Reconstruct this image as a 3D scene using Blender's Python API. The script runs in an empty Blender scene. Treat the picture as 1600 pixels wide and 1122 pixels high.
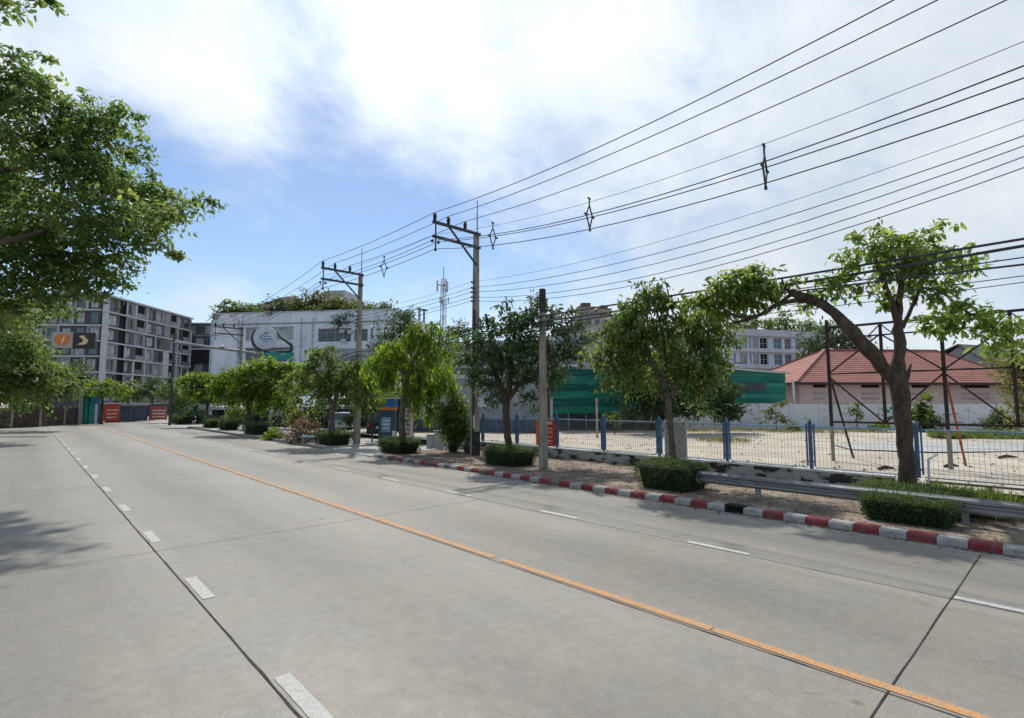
import bpy, math, random
import numpy as np
from mathutils import Vector, Matrix
random.seed(7); rng = np.random.default_rng(7)
R = math.radians
SC = bpy.context.scene
COL = SC.collection
# ------------------------------------------------------------------ camera
FPX = 820.0; EYE = 2.5
PITCH = math.atan(69/FPX); YAW = R(42.7)
cam = bpy.data.cameras.new('camera'); cam.sensor_width = 36; cam.lens = 36*FPX/1600
cam.clip_end = 2500; cam.clip_start = 0.1
camo = bpy.data.objects.new('camera', cam); COL.objects.link(camo)
camo.location = (0, 0, EYE)
camo.rotation_euler = (R(90)+PITCH, 0, -YAW)
SC.camera = camo
SC.render.resolution_x = 1024; SC.render.resolution_y = 718
# ------------------------------------------------------------------ light
SUN_EL, SUN_AZ = R(53), R(28)          # azimuth from +Y towards +X
SC.view_settings.view_transform = 'Standard'; SC.view_settings.look = 'None'
SC.view_settings.gamma = 1; SC.view_settings.exposure = 0.1
SC.view_settings.use_curve_mapping = False
sun = bpy.data.lights.new('sun', 'SUN'); sun.energy = 3.5; sun.angle = R(1.4); sun.color = (1.0, 0.955, 0.88)
suno = bpy.data.objects.new('sun', sun); COL.objects.link(suno)
sdir = Vector((math.sin(SUN_AZ)*math.cos(SUN_EL), math.cos(SUN_AZ)*math.cos(SUN_EL), math.sin(SUN_EL)))
suno.rotation_euler = sdir.to_track_quat('Z', 'Y').to_euler(); suno.location = (0, 0, 40)

_f = np.array([math.sin(YAW)*math.cos(PITCH), math.cos(YAW)*math.cos(PITCH), math.sin(PITCH)])
_r = np.array([math.cos(YAW), -math.sin(YAW), 0.0]); _u = np.cross(_r, _f)
def ray(x, y): return _f + _r*(x-800)/FPX + _u*(561-y)/FPX
def P(x, y, c): p = ray(x, y)*c; return Vector((p[0], p[1], p[2]+EYE))      # point at real distance c along the view axis
def G(x, y, z=0.0): r = ray(x, y); t = (z-EYE)/r[2]; return Vector((r[0]*t, r[1]*t, z))
def RX(X, x, y): r = ray(x, y); t = X/r[0]; return Vector((X, r[1]*t, r[2]*t+EYE))
def RY(Y, x, y): r = ray(x, y); t = Y/r[1]; return Vector((r[0]*t, Y, r[2]*t+EYE))

def setup_world():
    w = bpy.data.worlds.new('World'); SC.world = w; w.use_nodes = True
    nt = w.node_tree; N = nt.nodes; L = nt.links; N.clear()
    out = N.new('ShaderNodeOutputWorld')
    sky = N.new('ShaderNodeTexSky'); sky.sky_type = 'NISHITA'; sky.sun_disc = False
    sky.sun_elevation = SUN_EL; sky.sun_rotation = SUN_AZ; sky.air_density = 1.0; sky.dust_density = 0.3; sky.ozone_density = 3.0
    b1 = N.new('ShaderNodeBackground'); b1.inputs['Strength'].default_value = 0.125
    L.new(sky.outputs[0], b1.inputs['Color'])
    tc = N.new('ShaderNodeTexCoord')
    sep = N.new('ShaderNodeSeparateXYZ'); L.new(tc.outputs['Generated'], sep.inputs[0])
    def m(op, a, b=None, c=None, clamp=False):
        n = N.new('ShaderNodeMath'); n.operation = op; n.use_clamp = clamp
        for i, v in enumerate((a, b, c)):
            if v is None: continue
            if isinstance(v, (int, float)): n.inputs[i].default_value = v
            else: L.new(v, n.inputs[i])
        return n.outputs[0]
    zz = m('ADD', m('MAXIMUM', sep.outputs[2], 0.0), 0.42)
    cx = m('DIVIDE', sep.outputs[0], zz); cy = m('DIVIDE', sep.outputs[1], zz)
    cmb = N.new('ShaderNodeCombineXYZ'); L.new(cx, cmb.inputs[0]); L.new(cy, cmb.inputs[1])
    def noise(scale, detail, rough, dist=0.0, off=(0, 0, 0), st=(1, 1, 1), rot=0):
        mp = N.new('ShaderNodeMapping'); L.new(cmb.outputs[0], mp.inputs[0])
        mp.inputs['Location'].default_value = off; mp.inputs['Scale'].default_value = st; mp.inputs['Rotation'].default_value = (0, 0, rot)
        n = N.new('ShaderNodeTexNoise'); L.new(mp.outputs[0], n.inputs['Vector'])
        n.inputs['Scale'].default_value = scale; n.inputs['Detail'].default_value = detail
        n.inputs['Roughness'].default_value = rough; n.inputs['Distortion'].default_value = dist
        return n.outputs[0]
    n1 = noise(1.9, 10, 0.60, 0.35, (3.1, 1.7, 0), (1, 1, 1), 0.5)
    n2 = noise(5.2, 10, 0.68, 0.4, (8.3, 2.2, 0), (1, 1.25, 1), 0.3)
    base = m('ADD', m('MULTIPLY', n1, 0.85), m('MULTIPLY', n2, 0.60))
    # large cloud banks and the blue gaps between them, as directions in the real sky
    def lobe(px, py, width, amt):
        d = Vector(ray(px, py)).normalized()
        vm = N.new('ShaderNodeVectorMath'); vm.operation = 'DOT_PRODUCT'; L.new(tc.outputs['Generated'], vm.inputs[0])
        vm.inputs[1].default_value = d
        ca = math.cos(R(width))
        t = m('DIVIDE', m('SUBTRACT', vm.outputs['Value'], ca), 1-ca, clamp=True)
        return m('MULTIPLY', m('MULTIPLY', t, t), amt)
    tot = m('ADD', base, LOBE0)
    for a in LOBES: tot = m('ADD', tot, lobe(*a))
    mr = N.new('ShaderNodeMapRange'); mr.interpolation_type = 'SMOOTHSTEP'; L.new(tot, mr.inputs[0])
    mr.inputs[1].default_value = 0.38; mr.inputs[2].default_value = 0.92
    # shading inside the clouds
    n3 = noise(2.6, 6, 0.55, 0.3, (1.3, 6.1, 0), (1, 1.3, 1), 0.9)
    cr = N.new('ShaderNodeValToRGB'); L.new(n3, cr.inputs[0])
    cr.color_ramp.elements[0].position = 0.3; cr.color_ramp.elements[0].color = (0.64, 0.72, 0.81, 1)
    cr.color_ramp.elements[1].position = 0.66; cr.color_ramp.elements[1].color = (0.86, 0.91, 0.95, 1)
    # brighter towards the sun
    vs = N.new('ShaderNodeVectorMath'); vs.operation = 'DOT_PRODUCT'; L.new(tc.outputs['Generated'], vs.inputs[0]); vs.inputs[1].default_value = sdir
    gl = m('POWER', m('MAXIMUM', vs.outputs['Value'], 0.0), 7.0)
    st = m('ADD', 0.92, m('MULTIPLY', gl, 0.60))
    b2 = N.new('ShaderNodeBackground'); L.new(cr.outputs[0], b2.inputs['Color']); L.new(st, b2.inputs['Strength'])
    mx = N.new('ShaderNodeMixShader'); L.new(m('MULTIPLY', mr.outputs[0], 0.96), mx.inputs[0]); L.new(b1.outputs[0], mx.inputs[1]); L.new(b2.outputs[0], mx.inputs[2])
    L.new(mx.outputs[0], out.inputs[0])
LOBE0 = -0.12
LOBES = [(500, 330, 15, -0.30), (230, 300, 11, -0.32), (620, 380, 11, -0.16), (470, 110, 8, -0.14), (560, 20, 10, 0.20), (230, 230, 8, -0.16), (850, 250, 8, -0.14), (150, 420, 12, -0.12),
         (820, 70, 20, 0.30), (1350, 250, 32, 0.30), (90, 30, 20, 0.24), (360, 150, 10, 0.22), (330, 90, 10, .12), (620, 180, 9, 0.12), (1050, 480, 15, 0.12), (340, 430, 6, 0.10)]
setup_world()

# ------------------------------------------------------------------ materials
def material(name, col, rough=0.8, var=0.15, scale=3.0, col2=None, bump=0.0, bscale=30.0, metal=0.0, spec=0.3, detail=6, contrast=(0.35, 0.65), stretch=(1, 1, 1), world=True, coat=0.0, speck=0.0):
    m = bpy.data.materials.new(name); m.use_nodes = True
    nt = m.node_tree; N = nt.nodes; L = nt.links
    b = N['Principled BSDF']; b.inputs['Roughness'].default_value = rough; b.inputs['Metallic'].default_value = metal
    b.inputs['Specular IOR Level'].default_value = spec
    if world:
        g = N.new('ShaderNodeNewGeometry'); src = g.outputs['Position']
    else:
        g = N.new('ShaderNodeTexCoord'); src = g.outputs['Object']
    mp = N.new('ShaderNodeMapping'); L.new(src, mp.inputs[0]); mp.inputs['Scale'].default_value = stretch
    n = N.new('ShaderNodeTexNoise'); L.new(mp.outputs[0], n.inputs['Vector']); n.inputs['Scale'].default_value = scale; n.inputs['Detail'].default_value = detail; n.inputs['Roughness'].default_value = 0.65
    cr = N.new('ShaderNodeValToRGB'); L.new(n.outputs[0], cr.inputs[0])
    c2 = col2 if col2 else tuple(c*(1-2*var) for c in col)
    c1 = col if col2 else tuple(min(1, c*(1+var)) for c in col)
    cr.color_ramp.elements[0].position = contrast[0]; cr.color_ramp.elements[0].color = (*c2, 1)
    cr.color_ramp.elements[1].position = contrast[1]; cr.color_ramp.elements[1].color = (*c1, 1)
    last = cr.outputs[0]
    if speck:
        n4 = N.new('ShaderNodeTexNoise'); L.new(src, n4.inputs['Vector']); n4.inputs['Scale'].default_value = 45; n4.inputs['Detail'].default_value = 4
        mr = N.new('ShaderNodeMapRange'); L.new(n4.outputs[0], mr.inputs[0]); mr.inputs[1].default_value = .3; mr.inputs[2].default_value = .7; mr.inputs[3].default_value = 1-speck; mr.inputs[4].default_value = 1+speck
        mm = N.new('ShaderNodeVectorMath'); mm.operation = 'SCALE'; L.new(last, mm.inputs[0]); L.new(mr.outputs[0], mm.inputs['Scale']); last = mm.outputs[0]
    L.new(last, b.inputs['Base Color'])
    if bump:
        n2 = N.new('ShaderNodeTexNoise'); L.new(mp.outputs[0], n2.inputs['Vector']); n2.inputs['Scale'].default_value = bscale; n2.inputs['Detail'].default_value = 5
        bp = N.new('ShaderNodeBump'); bp.inputs['Strength'].default_value = bump; bp.inputs['Distance'].default_value = 0.02
        L.new(n2.outputs[0], bp.inputs['Height']); L.new(bp.outputs[0], b.inputs['Normal'])
    return m

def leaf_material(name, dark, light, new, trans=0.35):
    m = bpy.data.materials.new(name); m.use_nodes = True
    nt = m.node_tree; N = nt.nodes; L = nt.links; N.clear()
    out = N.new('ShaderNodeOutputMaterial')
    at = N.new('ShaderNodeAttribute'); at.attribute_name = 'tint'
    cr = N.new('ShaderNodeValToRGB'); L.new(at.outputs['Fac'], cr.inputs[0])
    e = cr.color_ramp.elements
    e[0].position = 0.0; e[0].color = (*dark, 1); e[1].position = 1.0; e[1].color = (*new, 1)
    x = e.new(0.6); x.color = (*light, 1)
    d = N.new('ShaderNodeBsdfPrincipled'); d.inputs['Roughness'].default_value = 0.5; d.inputs['Specular IOR Level'].default_value = 0.35
    L.new(cr.outputs[0], d.inputs['Base Color'])
    hs = N.new('ShaderNodeHueSaturation'); hs.inputs['Hue'].default_value = 0.48; hs.inputs['Saturation'].default_value = 1.1; hs.inputs['Value'].default_value = 2.9
    L.new(cr.outputs[0], hs.inputs['Color'])
    t = N.new('ShaderNodeBsdfTranslucent'); L.new(hs.outputs[0], t.inputs['Color'])
    mx = N.new('ShaderNodeMixShader'); mx.inputs[0].default_value = trans
    L.new(d.outputs[0], mx.inputs[1]); L.new(t.outputs[0], mx.inputs[2]); L.new(mx.outputs[0], out.inputs[0])
    return m

def road_material():
    m = bpy.data.materials.new('road_concrete'); m.use_nodes = True
    nt = m.node_tree; N = nt.nodes; L = nt.links; b = N['Principled BSDF']
    b.inputs['Specular IOR Level'].default_value = 0.35
    g = N.new('ShaderNodeNewGeometry'); pos = g.outputs['Position']
    def noise(scale, detail=6, st=(1, 1, 1), off=(0, 0, 0)):
        mp = N.new('ShaderNodeMapping'); L.new(pos, mp.inputs[0]); mp.inputs['Scale'].default_value = st; mp.inputs['Location'].default_value = off
        n = N.new('ShaderNodeTexNoise'); L.new(mp.outputs[0], n.inputs['Vector']); n.inputs['Scale'].default_value = scale; n.inputs['Detail'].default_value = detail; n.inputs['Roughness'].default_value = 0.65
        return n.outputs[0]
    def mrange(v, a, b_, c, d):
        r = N.new('ShaderNodeMapRange'); L.new(v, r.inputs[0]); r.inputs[1].default_value = a; r.inputs[2].default_value = b_; r.inputs[3].default_value = c; r.inputs[4].default_value = d; return r.outputs[0]
    def mul(a, b_):
        n = N.new('ShaderNodeMath'); n.operation = 'MULTIPLY'
        L.new(a, n.inputs[0])
        if isinstance(b_, float): n.inputs[1].default_value = b_
        else: L.new(b_, n.inputs[1])
        return n.outputs[0]
    big = mrange(noise(0.22, 4), .3, .7, .90, 1.07)
    along = mrange(noise(1.3, 6, (1.0, 0.10, 1)), .3, .7, .89, 1.08)       # tyre-polished bands running with the traffic
    mid = mrange(noise(7.0, 8), .3, .7, .88, 1.10)
    fine = mrange(noise(48, 5), .3, .7, .80, 1.18)
    grit = mrange(noise(210, 2), .3, .7, .88, 1.12)
    # oil-darkened lane centres
    sep = N.new('ShaderNodeSeparateXYZ'); L.new(pos, sep.inputs[0])
    si = N.new('ShaderNodeMath'); si.operation = 'SINE'
    ph = N.new('ShaderNodeMath'); ph.operation = 'MULTIPLY_ADD'; L.new(sep.outputs[0], ph.inputs[0]); ph.inputs[1].default_value = 2*math.pi/3.45; ph.inputs[2].default_value = -2*math.pi*2.65/3.45
    L.new(ph.outputs[0], si.inputs[0])
    oil = mrange(si.outputs[0], -1, 1, 1.06, .83)
    v = mul(mul(mul(mul(mul(big, along), mid), fine), grit), oil)
    # sparse small dark stains
    sp = mrange(noise(2.1, 3, (1, .6, 1), (4, 9, 0)), .66, .76, 1.0, .80); v = mul(v, sp)
    vz = N.new('ShaderNodeTexVoronoi'); vz.feature = 'F1'; vz.inputs['Scale'].default_value = .55; L.new(pos, vz.inputs['Vector'])
    spot = mrange(vz.outputs['Distance'], .02, .045, .45, 1.0); v = mul(v, spot)
    # hairline cracks, only in places
    vc = N.new('ShaderNodeTexVoronoi'); vc.feature = 'DISTANCE_TO_EDGE'; vc.inputs['Scale'].default_value = .42
    wn = N.new('ShaderNodeTexNoise'); wn.inputs['Scale'].default_value = 1.7; wn.inputs['Detail'].default_value = 6; L.new(pos, wn.inputs['Vector'])
    wm = N.new('ShaderNodeVectorMath'); wm.operation = 'MULTIPLY_ADD'; L.new(wn.outputs['Color'], wm.inputs[0]); wm.inputs[1].default_value = (1.1, 1.1, 0); L.new(pos, wm.inputs[2]); L.new(wm.outputs[0], vc.inputs['Vector'])
    ck = mrange(vc.outputs['Distance'], .0, .007, .0, 1.0)
    mk = mrange(noise(.5, 3, (1, 1, 1), (2, 5, 0)), .54, .62, 0.0, 1.0)
    mxk = N.new('ShaderNodeMath'); mxk.operation = 'SUBTRACT'; mxk.inputs[0].default_value = 1.0; L.new(ck, mxk.inputs[1])
    v = mul(v, mrange(mul(mxk.outputs[0], mk), 0, 1, 1.0, .80))
    hue = N.new('ShaderNodeMix'); hue.data_type = 'RGBA'
    L.new(mrange(noise(.8, 4, (1, 1, 1), (7, 2, 0)), .35, .65, 0, 1), hue.inputs[0])
    hue.inputs[6].default_value = (0.282, 0.254, 0.212, 1); hue.inputs[7].default_value = (0.254, 0.239, 0.206, 1)
    sc = N.new('ShaderNodeVectorMath'); sc.operation = 'SCALE'; L.new(hue.outputs[2], sc.inputs[0]); L.new(v, sc.inputs['Scale'])
    L.new(sc.outputs[0], b.inputs['Base Color'])
    L.new(mrange(noise(3, 4), .3, .7, .46, .66), b.inputs['Roughness'])
    bp = N.new('ShaderNodeBump'); bp.inputs['Strength'].default_value = .35; bp.inputs['Distance'].default_value = .006
    ad = N.new('ShaderNodeMath'); ad.operation = 'ADD'; L.new(fine, ad.inputs[0]); L.new(grit, ad.inputs[1]); L.new(ad.outputs[0], bp.inputs['Height'])
    L.new(bp.outputs[0], b.inputs['Normal'])
    return m

M = {}
M['road'] = road_material()
M['joint'] = material('joint_tar', (0.05, 0.045, 0.04), .9, .3, 8)
M['white_line'] = material('road_paint_white', (0.46, 0.45, 0.415), .7, .1, 14, col2=(0.36, 0.345, 0.315), contrast=(.36, .52), speck=.12)
M['orange_line'] = material('road_paint_orange', (0.53, 0.27, 0.11), .7, .1, 11, col2=(0.36, 0.27, 0.18), contrast=(.36, .53), speck=.2)
M['gutter'] = material('gutter_mortar', (0.40, 0.385, 0.35), .85, .12, 2.5, speck=.15)
M['earth'] = material('ground_earth', (0.27, 0.24, 0.19), .95, .2, .7, speck=.2, bump=.3)
M['verge'] = material('verge_dirt_paving', (0.30, 0.245, 0.19), .95, .1, 1.3, col2=(0.13, 0.10, 0.075), contrast=(.36, .62), speck=.35, bump=.7, bscale=22)
M['sand'] = material('lot_sand', (0.52, 0.46, 0.37), .95, .1, .45, col2=(0.38, 0.33, 0.26), contrast=(.32, .62), speck=.22, bump=.5, bscale=9)
M['kerb_red'] = material('kerb_paint_red', (0.23, 0.030, 0.036), .65, .1, 7, col2=(0.19, 0.10, 0.09), contrast=(.3, .55), speck=.2, bump=.4)
M['kerb_white'] = material('kerb_paint_white', (0.40, 0.395, 0.375), .7, .1, 6, col2=(0.25, 0.245, 0.23), contrast=(.3, .6), speck=.2, bump=.4)
M['kerb_dirty'] = material('kerb_paint_grimy', (0.20, 0.17, 0.155), .8, .1, 7, col2=(0.09, 0.075, 0.07), contrast=(.3, .6), speck=.25, bump=.4)
M['kerb_black'] = material('drain_hole_black', (0.012, 0.012, 0.012), .9)
M['concrete'] = material('old_concrete', (0.34, 0.32, 0.28), .9, .16, 3.5, speck=.18, bump=.4)
M['pole'] = material('pole_concrete', (0.30, 0.27, 0.23), .9, .2, 2.2, stretch=(3, 3, .5), speck=.15, bump=.3)
M['pole_dark'] = material('pole_stain_black', (0.04, 0.04, 0.042), .8, .3, 5)
M['lowwall'] = material('peeling_wall_paint', (0.38, 0.375, 0.36), .9, .1, 2.6, col2=(0.045, 0.043, 0.04), contrast=(.45, .49), speck=.14, bump=.5, stretch=(1, .7, 1.7))
M['wall_cap'] = material('wall_cap_white', (0.66, 0.65, 0.62), .85, .12, 5)
M['white_wall'] = material('white_boundary_wall', (0.60, 0.62, 0.64), .85, .08, 1.3, col2=(0.36, 0.37, 0.38), contrast=(.3, .48), stretch=(1, 1, 2.2))
M['stain'] = material('wall_stain', (0.16, 0.15, 0.14), .9, .3, 3)
M['blue_metal'] = material('blue_painted_steel', (0.06, 0.135, 0.27), .5, .2, 5, spec=.4)
M['pale_blue'] = material('pale_blue_rail', (0.20, 0.34, 0.44), .5, .15, 5)
M['wire_mesh'] = material('pale_wire_mesh', (0.17, 0.22, 0.26), .5)
M['galv'] = material('galvanised_steel', (0.26, 0.265, 0.265), .5, .15, 4, metal=.4, spec=.5, speck=.08, stretch=(1, .3, 2))
M['rust'] = material('rusty_steel', (0.06, 0.034, 0.028), .8, .3, 9, col2=(0.024, 0.02, 0.02), contrast=(.3, .7))
M['orange_steel'] = material('orange_primer_steel', (0.34, 0.10, 0.035), .8, .2, 6)
M['bark'] = material('tree_bark', (0.105, 0.078, 0.058), .95, .2, 9, col2=(0.045, 0.034, 0.027), contrast=(.35, .6), bump=1.0, bscale=26, stretch=(1, 1, .45))
M['bark_grey'] = material('grey_tree_bark', (0.16, 0.135, 0.11), .95, .2, 9, col2=(0.06, 0.048, 0.04), contrast=(.35, .6), bump=.8, bscale=22, stretch=(1, 1, .45))
M['wire'] = material('cable_black', (0.055, 0.058, 0.068), .6)
M['wire_grey'] = material('cable_grey', (0.12, 0.13, 0.15), .6)
M['steel_dark'] = material('dark_steel', (0.05, 0.055, 0.065), .6, spec=.4)
M['insul'] = material('insulator_brown', (0.03, 0.024, 0.024), .3, spec=.6)
M['white_paint'] = material('white_paint', (0.62, 0.63, 0.64), .6, .08, 3)
M['glass'] = material('window_glass', (0.045, 0.065, 0.08), .12, .3, .6, spec=.7)
M['glass_teal'] = material('window_glass_teal', (0.05, 0.13, 0.13), .12, .3, .6, spec=.7)
M['curtain'] = material('curtained_glass', (0.38, 0.42, 0.44), .25, .25, 1.2, spec=.6)
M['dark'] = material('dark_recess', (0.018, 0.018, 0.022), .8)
M['taupe'] = material('taupe_panel', (0.17, 0.15, 0.155), .8, .12, 1)
M['charcoal'] = material('charcoal_panel', (0.085, 0.09, 0.105), .8, .15, 1)
M['grey_panel'] = material('grey_panel', (0.29, 0.30, 0.32), .8, .1, 1)
M['lgrey'] = material('light_grey_render', (0.50, 0.515, 0.55), .8, .08, .8, speck=.04)
M['whitewash'] = material('white_render', (0.74, 0.76, 0.83), .8, .06, .9, col2=(0.56, 0.575, 0.63), contrast=(.3, .55), stretch=(1, 1, .25))
M['ware'] = material('grey_warehouse_wall', (0.30, 0.315, 0.34), .8, .1, .5, stretch=(1, 1, .3))
M['ware_blue'] = material('blue_grey_sheet', (0.22, 0.27, 0.35), .6, .1, .6)
M['navy'] = material('navy_gate_panel', (0.05, 0.08, 0.12), .6, .15, 2)
M['tan'] = material('tan_render', (0.34, 0.27, 0.22), .85, .1, .5)
M['tan_pale'] = material('pale_tan_render', (0.42, 0.39, 0.34), .85, .1, .5)
M['pink'] = material('pink_render', (0.56, 0.42, 0.40), .85, .1, .7, col2=(0.48, 0.38, 0.36), contrast=(.3, .6), stretch=(1, 1, .5))
M['roof_red'] = material('red_roof_tile', (0.37, 0.165, 0.135), .75, .1, .9, col2=(0.27, 0.12, 0.10), contrast=(.3, .55), speck=.2)
M['roof_grey'] = material('grey_green_roof', (0.15, 0.155, 0.125), .8, .15, 1)
M['roof_brown'] = material('brown_roof', (0.15, 0.115, 0.095), .85, .15, 1)
M['fascia'] = material('dark_fascia', (0.06, 0.035, 0.03), .7)
M['green_net'] = material('green_shade_net', (0.012, 0.12, 0.10), .8, .25, 1.2, stretch=(.4, .4, 2.5))
M['green_net2'] = material('teal_green_sheet', (0.016, 0.20, 0.145), .65, .2, 1.0, stretch=(.4, .4, 2))
M['banner_red'] = material('red_banner', (0.50, 0.055, 0.035), .6, .1, 4)
M['banner_orange'] = material('orange_banner', (0.62, 0.20, 0.05), .6, .1, 4)
M['banner_pink'] = material('pale_pink_banner', (0.55, 0.42, 0.45), .6, .1, 4)
M['pale_print'] = material('pale_print', (0.68, 0.62, 0.58), .6)
M['teal_sign'] = material('teal_sign', (0.02, 0.26, 0.25), .5, .1, 3)
M['shop_blue'] = material('shop_blue', (0.03, 0.16, 0.42), .5, .1, 3)
M['disc_white'] = material('sign_disc_white', (0.55, 0.58, 0.64), .5, .1, 1.5)
M['disc_blue'] = material('sign_print_blue', (0.12, 0.20, 0.42), .5)
M['sign_yellow'] = material('sign_cream', (0.80, 0.62, 0.34), .5)
M['sign_orange'] = material('sign_orange', (0.70, 0.20, 0.05), .5, .1, 8)
M['sign_board'] = material('sign_beige', (0.42, 0.40, 0.35), .6, .1, 5)
M['sign_dark'] = material('sign_dark_board', (0.05, 0.04, 0.045), .6)
M['brown_fence'] = material('brown_board_wall', (0.085, 0.065, 0.052), .85, .2, 2)
M['lane_white'] = material('lane_paint_white', (0.56, 0.555, 0.53), .7, .1, 14, col2=(0.42, 0.41, 0.39), contrast=(.36, .52), speck=.12)
M['car_dark'] = material('dark_blue_car_paint', (0.012, 0.015, 0.03), .25, .1, 2, spec=.6)
M['car_silver'] = material('silver_car_paint', (0.40, 0.42, 0.43), .3, .1, 2, spec=.6, metal=.3)
M['tyre'] = material('tyre_rubber', (0.02, 0.02, 0.02), .85)
M['tail_red'] = material('tail_lamp_red', (0.45, 0.02, 0.02), .3, spec=.6)
M['graffiti'] = material('teal_graffiti_paint', (0.02, 0.24, 0.18), .7)
M['speckle'] = material('speckled_poster', (0.42, 0.42, 0.40), .7, .1, 18, col2=(0.12, 0.11, 0.10), contrast=(.42, .55))
M['leaf_near'] = leaf_material('leaf_bright', (0.050, 0.088, 0.024), (0.138, 0.209, 0.050), (0.275, 0.341, 0.088), .48)
M['leaf_left'] = leaf_material('leaf_left', (0.045, 0.082, 0.027), (0.113, 0.168, 0.052), (0.253, 0.261, 0.075), .5)
M['leaf_mid'] = leaf_material('leaf_mid', (0.034, 0.063, 0.020), (0.095, 0.143, 0.038), (0.210, 0.248, 0.057), .42)
M['leaf_dark'] = leaf_material('leaf_dark_glossy', (0.026, 0.053, 0.022), (0.065, 0.111, 0.044), (0.169, 0.208, 0.077), .28)
M['leaf_lime'] = leaf_material('leaf_lime', (0.037, 0.071, 0.014), (0.128, 0.203, 0.031), (0.248, 0.314, 0.050), .5)
M['leaf_hedge'] = leaf_material('leaf_hedge', (0.022, 0.046, 0.018), (0.064, 0.110, 0.035), (0.187, 0.231, 0.066), .25)
M['leaf_olive'] = leaf_material('leaf_olive', (0.045, 0.062, 0.020), (0.115, 0.130, 0.035), (0.24, 0.22, 0.06), .3)
M['leaf_dead'] = leaf_material('leaf_dead', (0.07, 0.05, 0.03), (0.19, 0.125, 0.07), (0.30, 0.21, 0.11), .2)
M['grass'] = leaf_material('grass_green', (0.040, 0.070, 0.016), (0.085, 0.130, 0.03), (0.17, 0.21, 0.06), .3)

# ------------------------------------------------------------------ mesh helpers
ORIG = {}
class MB:
    def __init__(s): s.v = []; s.f = []
    def add(s, vs, fs):
        k = len(s.v); s.v += [tuple(v) for v in vs]; s.f += [tuple(i+k for i in f) for f in fs]; return s
    def box(s, x0, x1, y0, y1, z0, z1):
        if x0 > x1: x0, x1 = x1, x0
        if y0 > y1: y0, y1 = y1, y0
        if z0 > z1: z0, z1 = z1, z0
        return s.add([(x0, y0, z0), (x1, y0, z0), (x1, y1, z0), (x0, y1, z0), (x0, y0, z1), (x1, y0, z1), (x1, y1, z1), (x0, y1, z1)],
              [(0, 3, 2, 1), (4, 5, 6, 7), (0, 1, 5, 4), (1, 2, 6, 5), (2, 3, 7, 6), (3, 0, 4, 7)])
    def quad(s, a, b, c, d): return s.add([a, b, c, d], [(0, 1, 2, 3)])
    def bar(s, a, b, w, h=None, upv=None):
        h = w if h is None else h; a = Vector(a); b = Vector(b); d = (b-a).normalized()
        up = Vector(upv) if upv else (Vector((0, 0, 1)) if abs(d.z) < .9 else Vector((0, 1, 0)))
        r = d.cross(up).normalized()*(w/2); u = r.cross(d).normalized()*(h/2)
        vs = [p+q for p in (a, b) for q in (-r-u, r-u, r+u, -r+u)]
        return s.add(vs, [(0, 3, 2, 1), (4, 5, 6, 7), (0, 1, 5, 4), (1, 2, 6, 5), (2, 3, 7, 6), (3, 0, 4, 7)])
    def tube(s, pts, rad, n=8, cap=True, jit=0.0):
        pts = [Vector(p) for p in pts]; m = len(pts)
        if not hasattr(rad, '__len__'): rad = [rad]*m
        vs = []; fs = []; ref = None
        for i, p in enumerate(pts):
            t = (pts[min(i+1, m-1)]-pts[max(i-1, 0)]).normalized()
            if ref is None: ref = Vector((1, 0, 0)) if abs(t.x) < .8 else Vector((0, 1, 0))
            r = (ref-t*ref.dot(t)).normalized(); ref = r; u = t.cross(r)
            for k in range(n):
                a = 2*math.pi*k/n; q = rad[i]*(1+(random.uniform(-jit, jit) if jit else 0))
                vs.append(p+r*math.cos(a)*q+u*math.sin(a)*q)
        for i in range(m-1):
            for k in range(n): fs.append((i*n+k, i*n+(k+1) % n, (i+1)*n+(k+1) % n, (i+1)*n+k))
        if cap: fs.append(tuple(range(n-1, -1, -1))); fs.append(tuple((m-1)*n+k for k in range(n)))
        return s.add(vs, fs)
    def lathe(s, prof, c=(0, 0, 0), n=10):
        return s.tube([(c[0], c[1], c[2]+z) for r, z in prof], [max(r, .001) for r, z in prof], n)
    def prism(s, poly, a0, a1, axis='y'):
        n = len(poly)
        def p3(p, a): return (p[0], a, p[1]) if axis == 'y' else ((a, p[0], p[1]) if axis == 'x' else (p[0], p[1], a))
        vs = [p3(p, a0) for p in poly]+[p3(p, a1) for p in poly]
        return s.add(vs, [tuple(range(n)), tuple(range(2*n-1, n-1, -1))]+[(i, n+i, n+(i+1) % n, (i+1) % n) for i in range(n)])
    def mesh(s, name, mat, smooth=False):
        me = bpy.data.meshes.new(name); me.from_pydata(s.v, [], s.f); me.update()
        if mat: me.materials.append(mat)
        if smooth: me.polygons.foreach_set('use_smooth', [True]*len(me.polygons))
        return me
def put(name, me, parent=None, loc=(0, 0, 0), rot=None, kind=None):
    o = bpy.data.objects.new(name, me); COL.objects.link(o); o.location = loc
    if rot: o.rotation_euler = rot
    if parent: o.parent = parent
    if kind: o['kind'] = kind
    return o
def root_loc(o):
    l = Vector((0, 0, 0))
    while o is not None: l = l+o.location; o = o.parent
    return l
def part(name, mb, mat, parent, smooth=False, kind=None, world=True, label=None):
    """a mesh under its thing; world=True: its shape was laid out in world metres"""
    if world:
        l = root_loc(parent); mb.v = [(v[0]-l.x, v[1]-l.y, v[2]-l.z) for v in mb.v]
    o = put(name, mb.mesh(name, mat, smooth), parent, kind=kind)
    if label: o['label'] = label
    return o
def tag(o, label, cat, group=None):
    o['label'] = label; o['category'] = cat
    if group: o['group'] = group
    return o
def thing(name, label, cat, loc=(0, 0, 0), rz=0, group=None):
    o = bpy.data.objects.new(name, None); COL.objects.link(o); o.location = loc; o.rotation_euler = (0, 0, rz); o.empty_display_size = .3
    return tag(o, label, cat, group)
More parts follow.
